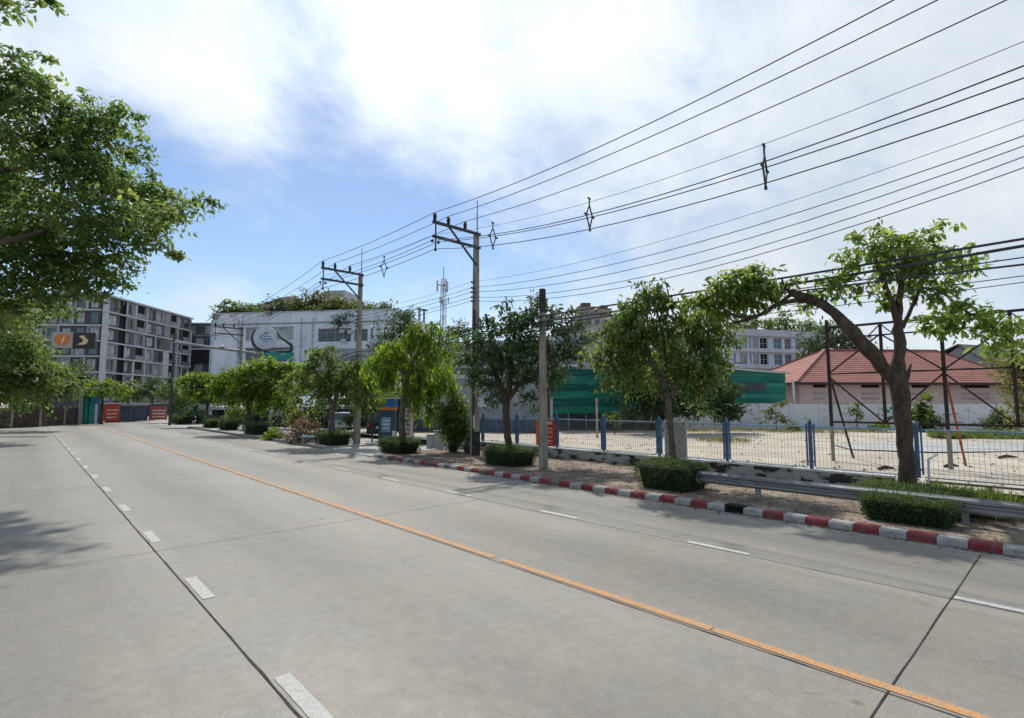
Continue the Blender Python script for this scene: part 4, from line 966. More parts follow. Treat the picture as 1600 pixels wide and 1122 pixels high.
# ------------------------------------------------------------------ guard rail
def guardrail():
    t = thing('guardrail', 'grey corrugated steel guardrail running past the hedge boxes', 'guardrail', (13.6, 7.2, .1))
    prof = [(-.0, -.155), (-.02, -.13), (-.06, -.10), (-.06, -.055), (-.0, -.02), (-.0, .02), (-.06, .055), (-.06, .10), (-.02, .13), (0, .155)]
    def rail(y0, y1):
        m = MB(); n = len(prof)
        for y in (y0, y1):
            pass
        vs = [(p[0], y0, p[1]) for p in prof]+[(p[0], y1, p[1]) for p in prof]+[(p[0]+.006, y0, p[1]) for p in prof]+[(p[0]+.006, y1, p[1]) for p in prof]
        fs = [(i, i+1, n+i+1, n+i) for i in range(n-1)]+[(2*n+i, 3*n+i, 3*n+i+1, 2*n+i+1) for i in range(n-1)]+[(0, n, 3*n, 2*n), (n-1, 3*n-1, 4*n-1, 2*n-1)]
        return m.add(vs, fs)
    y = 7.2; k = 0
    while y > -9:
        m = rail(y-4.05, y); m.v = [(v[0]+13.6+.004*(k % 2), v[1], v[2]+.51) for v in m.v]; part('rail', m, M['galv'], t, smooth=False); y -= 4.0; k += 1
    for y in (5.68, 1.7, -2.3, -6.3):
        part('post', MB().box(13.61, 13.73, y-.05, y+.05, .05, .63), M['galv'], t)
        for dz in (-.02, .02): pass
        part('bolt', MB().tube([(13.59, y, .49), (13.56, y, .49)], .02, 6), M['steel_dark'], t)
    part('end_cap', MB().tube([(13.57, 7.18, .34), (13.57, 7.24, .36), (13.57, 7.27, .49), (13.57, 7.24, .62), (13.57, 7.18, .64)], .03, 6), M['galv'], t)
guardrail()

# ------------------------------------------------------------------ low wall and fence
def low_wall():
    t = thing('low_wall', 'knee-high grey wall with peeling black paint beneath the blue fence', 'wall', (17.3, 9, 0))
    y = 3.55; k = 0
    while y < 22.5:
        l = min(2.56, 22.5-y)
        zt = .50+.015*(k % 2)
        part('wall_bay', MB().box(17.2, 17.42, y+.006, y+l-.006, -.1, zt), M['lowwall'], t)
        part('capping', MB().box(17.15, 17.47, y+.004, y+l-.004, zt+.001, zt+.055), M['wall_cap'], t); y += 2.56; k += 1
low_wall()
def fence():
    t = thing('mesh_fence', 'blue steel fence with pale wire mesh along the sand lot', 'fence', (17.3, 9, .5))
    pm = MB().box(-.045, .045, -.045, .045, .0, 1.42).box(-.02, .02, -.12, -.08, .08, 1.34).box(-.02, .02, .08, .12, .08, 1.34).box(-.03, .03, -.08, .08, .2, .24).box(-.03, .03, -.08, .08, 1.2, 1.24).lathe([(.04, 1.42), (.02, 1.44), (.03, 1.47), (.005, 1.50)], n=8)
    pmesh = pm.mesh('post', M['blue_metal'])
    ys = [3.03+2.56*k for k in range(-4, 8)]
    for y in ys: put('post', pmesh, t, (0, y-9, .05 if y > 2.9 else -.35))
    top = MB().tube([(0, 2.44, 0), (0, .12, 0)], .024, 6).mesh('top_rail', M['pale_blue']); bot = MB().tube([(0, 2.44, 0), (0, .12, 0)], .018, 6).mesh('bottom_rail', M['pale_blue'])
    pan = MB()
    for i in range(23): pan.box(-.003, .003, .14+.1*i-.003, .14+.1*i+.003, 0, 1.22)
    for j in range(7): pan.box(-.002, .002, .12, 2.44, .04+.19*j-.002, .04+.19*j+.002)
    pan = pan.mesh('mesh_panel', M['wire_mesh'])
    for y in ys[:-1]:
        low = -.05 if y > 2.9 else -.12
        put('top_rail', top, t, (0, y-9, 1.30)); put('bottom_rail', bot, t, (0, y-9, .10+low*.2)); put('mesh_panel', pan, t, (0, y-9, .08))
    # white pipe stay at the near post
    part('pipe_stay', MB().tube([(17.25, 2.82, .2), (17.25, 2.80, 1.05), (17.25, 2.6, 1.2)], .03, 6), M['white_paint'], t)
fence()
def fence_things():
    y0 = RX(17.25, 838, 690).y; y1 = RX(17.25, 868, 690).y
    y = min(y0, y1); w = abs(y0-y1)
    t = thing('fence_banner', 'red banner with pale lettering and orange edge tied to the blue fence', 'banner', (17.22, y, .6))
    L = lambda n, m, mt: part(n, m, M[mt], t, world=False)
    m = MB(); n = 8; hh = 1.15
    for i in range(n):
        a, b = w*.88*i/n, w*.88*(i+1)/n; xa, xb = .015*math.sin(i*1.3), .015*math.sin((i+1)*1.3)
        m.quad((xa, a, 0), (xa+.01, a, hh), (xb+.01, b, hh), (xb, b, 0))
    L('sheet', m, 'banner_red'); L('edge_strip', MB().quad((.01, w*.88, 0), (.01, w*.88, hh), (.01, w, hh), (.01, w, 0)), 'banner_orange')
    for i, (z, c) in enumerate(((.95, .20), (.74, .10), (.56, .16), (.38, .08), (.2, .09), (.08, .06))):
        yy = w*.12
        while yy < w*.76:
            k = random.uniform(.04, .1); L('lettering', MB().box(-.03, -.022, yy, yy+k, z, z+c*.7), 'pale_print'); yy += k+random.uniform(.02, .05)
    y0 = RX(17.2, 1040, 690).y; y1 = RX(17.2, 1073, 690).y
    t = thing('speckled_board', 'grey speckled board tied to the fence behind the middle street tree', 'board', (17.2, min(y0, y1), .55))
    part('board', MB().box(-.03, -.005, 0, abs(y0-y1), .0, 1.28), M['speckle'], t, world=False); part('frame', MB().box(-.035, 0, -.02, 0, 0, 1.28).box(-.035, 0, abs(y0-y1), abs(y0-y1)+.02, 0, 1.28), M['white_paint'], t, world=False)
fence_things()

# ------------------------------------------------------------------ billboard frame
def billboard():
    t = thing('billboard_frame', 'rusty bare steel billboard frame with cross braces standing in the sand lot', 'billboard frame', (22.3, 4, .35))
    X = 22.3; ys = [6.45, 4.75, 3.05, 1.37, -.3, -2.0]; zt = 5.36; zm = 3.6; zb = 1.8
    for i, y in enumerate(ys):
        if i % 2 == 0:
            part('post', MB().box(X-.05, X+.05, y-.05, y+.05, 1.6, zt if i else zt+.3), M['rust'], t)
            part('post_foot', MB().tube([(X, y, .2), (X, y, 1.6)], .065, 8), M['pole'], t)
        else: part('upright', MB().box(X-.045, X+.045, y-.045, y+.045, zb, zt), M['rust'], t)
    for z, w in ((zt, .08), (zt-.42, .05), (zm, .05), (zb, .07)):
        for a, b in zip(ys, ys[1:]): part('rail', MB().bar((X+.055, a, z), (X+.055, b, z), w), M['rust'], t)
    for i in range(len(ys)-1):
        a, b = ys[i], ys[i+1]
        if i % 2 == 0: part('diagonal', MB().bar((X-.07, a, zm), (X-.07, b, zt-.4), .05), M['rust'], t); part('diagonal', MB().bar((X-.07, a, zm-.1), (X-.07, b, zb), .05), M['rust'], t)
        else: part('diagonal', MB().bar((X-.07, a, zt-.4), (X-.07, b, zm), .05), M['rust'], t); part('diagonal', MB().bar((X-.07, a, zb), (X-.07, b, zm-.1), .05), M['rust'], t)
        for s in (.35, -.35):
            y = a if s < 0 else b
            part('gusset', MB().bar((X+.01, y, zt-.03), (X+.01, y+(s if y == b else s), zt-.4), .035), M['rust'], t)
    for y, m in ((6.45, 'rust'), (3.05, 'orange_steel'), (-.3, 'rust')):
        part('back_stay', MB().bar((X+.06, y, zm-.05), (X+2.0, y-.15, .25), .06), M[m], t)
billboard()

# ------------------------------------------------------------------ hedges
def hedge(label, x0, x1, y0, y1, z0, z1, leaf=.035, group='clipped hedge boxes round the street trees', n=5200, mat='leaf_hedge', taper=.06):
    t = thing('hedge', label, 'hedge', ((x0+x1)/2, (y0+y1)/2, z0), 0, group); cx, cy = (x0+x1)/2, (y0+y1)/2
    w, l, hh = (x1-x0)/2, (y1-y0)/2, z1-z0
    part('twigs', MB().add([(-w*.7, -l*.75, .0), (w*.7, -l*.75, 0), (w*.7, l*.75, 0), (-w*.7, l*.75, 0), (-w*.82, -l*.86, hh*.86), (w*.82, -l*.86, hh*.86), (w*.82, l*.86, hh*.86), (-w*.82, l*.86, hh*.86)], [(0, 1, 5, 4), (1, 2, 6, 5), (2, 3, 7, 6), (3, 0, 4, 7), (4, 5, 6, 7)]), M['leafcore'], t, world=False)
    q = rng.random((n, 3))*2-1; face = rng.random(n)
    at = 2*w*2*l; asd = 2*(2*w+2*l)*hh; ft = at/(at+asd)
    top = face < ft*1.15
    q[top, 2] = .95+rng.normal(size=top.sum())*.05
    sd = ~top; ax = rng.random(n) < w/(w+l); a1 = sd & ax; a2 = sd & ~ax
    q[a1, 1] = np.sign(q[a1, 1])*(.95+rng.normal(size=a1.sum())*.04); q[a2, 0] = np.sign(q[a2, 0])*(.95+rng.normal(size=a2.sum())*.05)
    zz = (q[:, 2]+1)/2
    sc = 1-taper*3*(1-zz)**2-.10*np.clip(zz-.85, 0, 1)/.15*.5
    bx = np.sin(q[:, 1]*3.1+x0)*.05+np.sin(q[:, 0]*4.3+y0)*.045+np.sin(q[:, 1]*8+q[:, 0]*5+q[:, 2]*3)*.035+np.sin(q[:, 1]*17+q[:, 2]*9)*.02
    pos = np.stack([q[:, 0]*w*sc*(1+bx), q[:, 1]*l*sc*(1+bx), zz*hh*(1+bx*1.2)+.02], 1)+rng.normal(size=(n, 3))*.022
    k = rng.random(n) < .07; pos[k, 2] += rng.random(k.sum())**2*.20*(zz[k] > .8)
    d = np.stack([q[:, 0]*(~top), q[:, 1]*(~top), np.where(top, 1.0, .35)], 1)+rng.normal(size=(n, 3))*.7
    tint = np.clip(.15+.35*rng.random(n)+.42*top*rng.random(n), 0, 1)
    me = leaf_mesh('foliage', pos, d, rng.normal(size=(n, 3))+np.array([0, 0, .5]), leaf*(.7+.7*rng.random(n)), tint, M[mat], .55)
    o = put('foliage', me, t); o['kind'] = 'stuff'; return t
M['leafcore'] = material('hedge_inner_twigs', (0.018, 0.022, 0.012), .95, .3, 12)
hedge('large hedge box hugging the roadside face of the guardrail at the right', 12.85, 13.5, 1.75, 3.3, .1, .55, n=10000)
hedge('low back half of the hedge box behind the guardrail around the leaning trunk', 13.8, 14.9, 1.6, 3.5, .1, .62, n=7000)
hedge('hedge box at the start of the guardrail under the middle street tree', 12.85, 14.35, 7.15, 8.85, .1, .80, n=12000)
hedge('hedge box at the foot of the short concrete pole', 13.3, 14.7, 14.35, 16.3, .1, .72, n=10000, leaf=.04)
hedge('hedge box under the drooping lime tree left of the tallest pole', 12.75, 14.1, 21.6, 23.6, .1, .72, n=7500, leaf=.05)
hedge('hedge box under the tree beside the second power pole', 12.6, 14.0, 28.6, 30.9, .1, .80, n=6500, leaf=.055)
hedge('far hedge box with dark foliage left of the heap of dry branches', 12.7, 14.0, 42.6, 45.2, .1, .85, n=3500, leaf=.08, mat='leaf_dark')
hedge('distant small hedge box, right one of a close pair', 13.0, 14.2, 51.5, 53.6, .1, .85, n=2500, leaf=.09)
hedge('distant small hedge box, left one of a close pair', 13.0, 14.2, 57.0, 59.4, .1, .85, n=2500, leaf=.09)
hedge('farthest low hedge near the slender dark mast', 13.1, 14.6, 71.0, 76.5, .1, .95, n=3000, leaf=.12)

def tufts(name, label, pts, h, n, mat='grass', spread=.2, w=.05):
    pos = []; d = []
    for (x, y, z, r) in pts:
        a = rng.random(n)*6.28; q = r*np.sqrt(rng.random(n)); pos.append(np.stack([x+np.cos(a)*q, y+np.sin(a)*q, np.full(n, z)], 1)); d.append(np.stack([rng.normal(size=n)*spread*1.6, rng.normal(size=n)*spread*1.6, np.ones(n)], 1))
    pos = np.concatenate(pos); d = np.concatenate(d); N = len(pos)
    me = leaf_mesh(name, pos, d, np.stack([rng.normal(size=N), rng.normal(size=N), np.zeros(N)], 1), h*(.5+.7*rng.random(N)), np.clip(.3+.6*rng.random(N), 0, 1), M[mat], w)
    o = put(name, me); o['kind'] = 'stuff'; tag(o, label, 'grass'); return o
tufts('grass_clump', 'bright green grass tuft behind the guardrail at the foot of the right tree', [(14.9+.28*i, y, .12, .42) for i in range(2) for y in (1.5, 2.1, 2.7, 3.3)], .60, 420, spread=.32)
tufts('weeds', 'low green weeds scattered over the sand lot', [(G(px, py, .35).x, G(px, py, .35).y, .34, r) for px, py, r in ((1500, 682, 1.6), (1530, 683, 2.2), (1560, 682, 2.2), (1600, 684, 2.0), (1580, 680, 2.2), (1480, 684, .8), (1640, 684, 2))], .42, 1500, spread=.7, w=.16)
tufts('dry_weeds', 'thin dry weeds along the foot of the white lot wall', [(G(px, py, .35).x, G(px, py, .35).y, .33, 1.4) for px, py in ((900, 672), (950, 673), (1000, 672), (1060, 674), (1110, 674), (1160, 673), (1220, 675), (1290, 676), (1350, 675), (1130, 690))], .38, 260, mat='leaf_olive', spread=.6, w=.1)
tufts('verge_weeds', 'small weeds and litter along the foot of the peeling low wall', [(17.05, y, .11, .2) for y in np.arange(3.6, 22, .7)], .16, 26, mat='leaf_olive', spread=.6, w=.14)

def litter():
    n = 5200; x = 12.4+4.7*rng.random(n); y = -4+27*rng.random(n); k = rng.random(n) < .12; x[k] = 11.98-.25*rng.random(k.sum())**2; pos = np.stack([x, y, np.where(x < 12.1, .006, .122)], 1)
    a = rng.random(n)*6.28; me = leaf_mesh('fallen_leaves', pos, np.stack([np.cos(a), np.sin(a), rng.random(n)*.25], 1), np.tile([0, 0, 1.], (n, 1))+rng.normal(size=(n, 3))*.3, .05+.05*rng.random(n), rng.random(n), M['leaf_dead'], .5)
    o = put('fallen_leaves', me); o['kind'] = 'stuff'; tag(o, 'dry brown leaves scattered on the dirt pavement', 'leaves')
litter()

# ------------------------------------------------------------------ street trees
BK, BG = M['bark'], M['bark_grey']
def px_tree(name, label, px, py, c, limbs, blobs, leaf, lm, base=None, bark=BK, **kw):
    b = base or G(px, py); return tree(name, label, tuple(b), [pxlimb(l, c) for l in limbs], pxblobs(blobs, c), leaf, M[lm], bark, **kw)
c = 12.1
b = P(1419, 800, 12.0)
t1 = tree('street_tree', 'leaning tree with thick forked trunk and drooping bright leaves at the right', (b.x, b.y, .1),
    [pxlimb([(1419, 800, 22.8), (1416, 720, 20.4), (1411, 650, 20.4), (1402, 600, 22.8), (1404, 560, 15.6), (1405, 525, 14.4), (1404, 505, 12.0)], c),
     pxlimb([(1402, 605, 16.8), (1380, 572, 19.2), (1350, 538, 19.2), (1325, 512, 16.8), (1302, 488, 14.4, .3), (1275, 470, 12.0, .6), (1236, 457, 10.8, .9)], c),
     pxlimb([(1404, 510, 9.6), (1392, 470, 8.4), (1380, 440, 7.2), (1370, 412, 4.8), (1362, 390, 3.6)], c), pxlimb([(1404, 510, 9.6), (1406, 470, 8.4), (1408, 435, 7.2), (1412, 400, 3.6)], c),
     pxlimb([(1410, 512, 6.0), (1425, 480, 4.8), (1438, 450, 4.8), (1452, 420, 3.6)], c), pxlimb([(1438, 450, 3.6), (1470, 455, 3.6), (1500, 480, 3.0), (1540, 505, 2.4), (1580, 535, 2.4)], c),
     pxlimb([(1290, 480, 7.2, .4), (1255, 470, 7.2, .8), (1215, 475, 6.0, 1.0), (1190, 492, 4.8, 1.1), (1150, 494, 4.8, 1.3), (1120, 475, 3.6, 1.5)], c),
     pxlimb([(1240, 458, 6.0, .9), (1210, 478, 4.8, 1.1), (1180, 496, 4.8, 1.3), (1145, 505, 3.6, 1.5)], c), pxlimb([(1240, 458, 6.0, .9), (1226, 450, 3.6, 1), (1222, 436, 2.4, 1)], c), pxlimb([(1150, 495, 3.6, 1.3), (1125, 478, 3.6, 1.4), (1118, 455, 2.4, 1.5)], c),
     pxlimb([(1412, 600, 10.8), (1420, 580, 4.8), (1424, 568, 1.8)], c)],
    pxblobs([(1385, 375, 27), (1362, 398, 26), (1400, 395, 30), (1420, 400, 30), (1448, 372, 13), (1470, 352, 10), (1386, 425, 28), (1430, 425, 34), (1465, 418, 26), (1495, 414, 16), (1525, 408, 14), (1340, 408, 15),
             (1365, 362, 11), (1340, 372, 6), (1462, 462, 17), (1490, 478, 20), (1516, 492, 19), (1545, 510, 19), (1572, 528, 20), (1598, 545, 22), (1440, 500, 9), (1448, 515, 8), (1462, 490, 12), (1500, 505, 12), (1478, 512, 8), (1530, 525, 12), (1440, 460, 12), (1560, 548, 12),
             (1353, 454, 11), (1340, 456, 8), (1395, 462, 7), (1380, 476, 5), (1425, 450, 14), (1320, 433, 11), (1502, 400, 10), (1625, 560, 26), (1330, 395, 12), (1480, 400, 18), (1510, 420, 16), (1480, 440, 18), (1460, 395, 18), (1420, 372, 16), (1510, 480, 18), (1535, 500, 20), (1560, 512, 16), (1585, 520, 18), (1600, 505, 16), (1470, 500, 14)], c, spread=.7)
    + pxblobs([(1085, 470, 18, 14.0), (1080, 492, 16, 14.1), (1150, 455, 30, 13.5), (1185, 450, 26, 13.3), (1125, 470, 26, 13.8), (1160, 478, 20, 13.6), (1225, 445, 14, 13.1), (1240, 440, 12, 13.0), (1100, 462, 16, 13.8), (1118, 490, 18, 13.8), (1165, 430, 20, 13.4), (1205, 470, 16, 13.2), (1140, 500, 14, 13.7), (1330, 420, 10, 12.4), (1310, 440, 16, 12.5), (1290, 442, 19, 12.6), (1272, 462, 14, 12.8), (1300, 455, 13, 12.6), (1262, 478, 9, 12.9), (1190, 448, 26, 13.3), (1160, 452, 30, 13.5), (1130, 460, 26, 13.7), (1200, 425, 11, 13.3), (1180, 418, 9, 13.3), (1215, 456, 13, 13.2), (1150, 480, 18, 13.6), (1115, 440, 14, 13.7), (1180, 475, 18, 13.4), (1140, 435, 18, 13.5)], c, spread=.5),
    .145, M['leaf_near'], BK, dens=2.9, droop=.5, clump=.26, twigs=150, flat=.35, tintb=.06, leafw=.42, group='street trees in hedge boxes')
c = 15.6
b = P(1056, 740, 15.4)
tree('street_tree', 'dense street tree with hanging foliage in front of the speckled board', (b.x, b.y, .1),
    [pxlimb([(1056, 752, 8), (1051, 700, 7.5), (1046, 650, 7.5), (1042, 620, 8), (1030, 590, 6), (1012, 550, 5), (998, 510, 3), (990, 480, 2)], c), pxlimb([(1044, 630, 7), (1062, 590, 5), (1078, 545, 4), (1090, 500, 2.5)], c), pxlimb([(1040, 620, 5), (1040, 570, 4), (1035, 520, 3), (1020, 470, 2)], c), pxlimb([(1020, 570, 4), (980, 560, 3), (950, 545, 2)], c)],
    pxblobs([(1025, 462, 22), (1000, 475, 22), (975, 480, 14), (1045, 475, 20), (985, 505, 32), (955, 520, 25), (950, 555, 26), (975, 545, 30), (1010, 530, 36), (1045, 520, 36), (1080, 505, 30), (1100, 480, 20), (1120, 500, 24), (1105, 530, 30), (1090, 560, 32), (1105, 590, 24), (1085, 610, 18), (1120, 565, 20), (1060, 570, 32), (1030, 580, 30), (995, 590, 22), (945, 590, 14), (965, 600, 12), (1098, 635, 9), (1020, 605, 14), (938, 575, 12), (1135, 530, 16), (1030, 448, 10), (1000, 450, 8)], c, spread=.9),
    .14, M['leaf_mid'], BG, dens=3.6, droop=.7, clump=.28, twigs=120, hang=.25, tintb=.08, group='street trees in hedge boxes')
c = 20.9
tree('street_tree', 'dark green round street tree between the tallest pole and the short pole', (14.0, 15.4, .1),
    [pxlimb([(794, 712, 9), (793, 680, 8), (791, 650, 8), (789, 625, 9), (778, 595, 6), (765, 565, 4), (750, 535, 2)], c), pxlimb([(790, 630, 7), (798, 590, 6), (800, 550, 4), (805, 510, 2)], c), pxlimb([(790, 628, 6), (812, 600, 5), (832, 570, 4), (860, 540, 2)], c), pxlimb([(800, 600, 4), (840, 590, 3), (880, 560, 2)], c)],
    pxblobs([(770, 520, 24), (800, 505, 26), (830, 495, 24), (860, 500, 26), (885, 515, 24), (905, 505, 12), (920, 525, 12), (750, 545, 28), (780, 555, 32), (815, 540, 36), (850, 545, 36), (885, 550, 26), (905, 560, 14), (745, 585, 24), (770, 600, 24), (765, 625, 12), (840, 585, 30), (870, 595, 22), (800, 580, 24), (828, 620, 14), (838, 640, 9), (725, 560, 16), (735, 530, 14), (790, 480, 9), (845, 470, 14), (760, 500, 9), (885, 490, 12)], c, spread=.9),
    .17, M['leaf_dark'], BK, dens=3.4, droop=.4, clump=.3, twigs=120, tintb=.12, group='street trees in hedge boxes')
c = 25.8
tree('street_tree', 'lime green weeping tree with hanging strands left of the tallest pole', (13.6, 22.4, .1),
    [pxlimb([(630, 690, 8), (628, 650, 7), (632, 610, 7), (640, 575, 5), (655, 545, 3), (665, 520, 2)], c), pxlimb([(628, 640, 7), (650, 600, 5), (672, 560, 3), (690, 530, 2)], c), pxlimb([(636, 590, 4), (610, 565, 3), (585, 560, 2)], c)],
    pxblobs([(655, 522, 17), (640, 538, 16), (680, 518, 15), (702, 530, 10), (612, 545, 14), (598, 556, 12), (585, 566, 10), (625, 560, 15), (665, 545, 17), (690, 555, 12), (645, 575, 14), (672, 572, 14), (612, 575, 12), (640, 512, 8), (715, 545, 8), (575, 580, 9), (600, 600, 10), (640, 600, 12)], c, spread=.8)
    + [(x[0], x[1], x[2], x[3]) for x in pxblobs([(655, 600, 11, 25.6, 3.6), (672, 610, 9, 26, 4.2), (645, 620, 8, 25.5, 4), (700, 590, 7, 25.9, 4.5), (708, 610, 5, 25.6, 4.2), (714, 628, 5, 25.9, 4.2), (610, 590, 9, 26, 3), (597, 585, 9, 26, 3), (685, 590, 9, 26.5, 3.5), (652, 640, 5, 25.6, 4.5), (668, 650, 5, 25.8, 4.5), (678, 640, 5, 26, 4)], c)],
    .20, M['leaf_lime'], BG, dens=4.6, droop=.7, clump=.4, twigs=90, hang=.8, tintb=.05, group='street trees in hedge boxes', leafw=.32)
c = 30.5
tree('street_tree', 'bushy bright tree with several stems beside the second power pole', (12.9, 29.4, .1),
    [pxlimb([(520, 690, 7), (519, 660, 6), (517, 630, 6), (505, 600, 4), (490, 575, 2.5)], c), pxlimb([(519, 650, 6), (528, 610, 4), (540, 580, 3), (552, 560, 2)], c), pxlimb([(518, 620, 4), (515, 585, 3), (510, 555, 2)], c)],
    pxblobs([(498, 556, 14), (520, 566, 15), (515, 548, 11), (488, 574, 15), (468, 588, 14), (540, 582, 16), (560, 574, 13), (580, 566, 11), (598, 576, 12), (505, 592, 18), (480, 606, 15), (530, 604, 16), (550, 600, 14), (450, 598, 10), (440, 610, 8), (500, 620, 13), (465, 625, 10), (540, 625, 10), (490, 642, 8), (585, 598, 10), (610, 590, 9), (570, 600, 14, 30, 1.8), (575, 625, 7, 30, 3), (560, 628, 6, 30, 3)], c, spread=.9),
    .21, M['leaf_mid'], BG, dens=5.2, droop=.5, clump=.45, twigs=80, hang=.2, tintb=.18, group='street trees in hedge boxes')
c = 42.0
px_tree('street_tree', 'broad lime topped tree over the far hedge left of the dry branches', 390, 680, c,
    [[(390, 680, 6), (389, 655, 5), (388, 625, 5), (380, 600, 3), (370, 585, 2)], [(388, 635, 4), (405, 605, 3), (430, 585, 2)]],
    [(375, 583, 16), (400, 575, 17), (425, 572, 17), (450, 574, 17), (470, 580, 12), (355, 592, 15), (340, 600, 12), (385, 602, 18), (415, 600, 18), (440, 598, 16), (365, 615, 13), (440, 625, 8, 42, 3), (452, 640, 6, 42, 3), (405, 618, 14), (380, 622, 13), (425, 620, 13), (360, 630, 9), (410, 636, 9), (345, 612, 10)], .27, 'leaf_lime', dens=6.0, droop=.45, clump=.6, twigs=50, flat=.3, group='street trees in hedge boxes')
c = 56.0
px_tree('street_tree', 'flat topped green tree with a dark bent stem, third from the far mast', 325, 668, c,
    [[(325, 668, 5), (324, 650, 4), (322, 625, 4), (315, 605, 3), (305, 597, 2)], [(323, 640, 3), (332, 615, 2.5), (342, 600, 2)]],
    [(300, 592, 12), (318, 590, 13), (338, 593, 14), (285, 598, 8), (305, 606, 14), (330, 608, 14), (350, 605, 12), (295, 618, 10), (350, 622, 9), (315, 620, 9)], .32, 'leaf_lime', dens=6.0, droop=.35, clump=.7, twigs=40, flat=.3, group='street trees in hedge boxes', tintb=-.08)
for lab, px, cc, top, bl, lm in (
    ('shaded tree behind the lime topped tree', 428, 50, 600, [(400, 610, 20), (430, 605, 20), (455, 612, 18), (415, 630, 16), (445, 632, 15), (380, 615, 14), (470, 600, 14), (395, 640, 12)], 'leaf_mid'),
    ('shaded tree behind the bushy tree with several stems', 560, 40, 590, [(545, 590, 18), (570, 600, 20), (590, 610, 18), (520, 600, 16), (560, 622, 16), (600, 590, 14), (535, 630, 12), (482, 600, 16), (500, 630, 14), (590, 632, 12)], 'leaf_dark'),
    ('shaded tree behind the flat topped tree', 335, 70, 610, [(320, 610, 18), (345, 605, 18), (365, 612, 16), (300, 615, 15), (330, 630, 14), (355, 632, 13), (285, 622, 12), (372, 630, 10)], 'leaf_mid'),
    ('tall shaded tree behind the weeping lime tree', 640, 36, 590, [(640, 570, 20), (615, 580, 18), (660, 590, 20), (600, 600, 16), (690, 590, 14), (635, 610, 18), (670, 565, 16), (610, 555, 14)], 'leaf_mid')):
    g_ = P(px, 630, cc); tree('roadside_tree', lab, (g_.x, g_.y, 0), [([(g_.x, g_.y, 0), (g_.x+.1, g_.y, 1.8), P(px, top, cc)], [.16, .12, .05])], pxblobs(bl, cc, spread=1), .26, M[lm], BK, dens=4.2, clump=.6, twigs=40, flat=.35, tintb=.02, group='trees behind the pavement trees')
c = 68.0
px_tree('roadside_tree', 'dark narrow tree by the far mast at the right kerb', 268, 663, c, [[(268, 662, 4), (268, 640, 3), (266, 615, 2), (264, 600, 1)]],
    [(262, 605, 12), (275, 612, 12), (252, 615, 11), (268, 628, 11), (285, 622, 9), (280, 640, 7), (293, 634, 8)], .36, 'leaf_mid', dens=3.2, clump=.7, twigs=30, group='trees at the far end of the road')
c = 66.0
for lab, px, bl, lm in (('bright lime tree hanging over the blue shop front', 160, [(150, 600, 12), (168, 600, 14), (185, 607, 12), (140, 610, 8), (160, 615, 10)], 'leaf_lime'),
                        ('mid green tree above the first red banner', 200, [(195, 615, 12), (210, 612, 12), (205, 602, 10), (222, 610, 10), (190, 625, 8), (215, 622, 9)], 'leaf_mid'),
                        ('dark tree above the gateway at the road end', 238, [(232, 605, 12), (245, 600, 12), (238, 615, 12), (225, 618, 9), (250, 612, 10)], 'leaf_dark')):
    cc = 80 if px > 160 else 63; g_ = P(px, 630, cc); tree('roadside_tree', lab, (g_.x, g_.y, 0), [([(g_.x, g_.y, 0), (g_.x, g_.y, 2.2), P(px, 612, cc)], [.22, .18, .1])], pxblobs(bl, cc, spread=1), .36, M[lm], BK, dens=3, clump=.7, twigs=25, group='trees at the far end of the road')

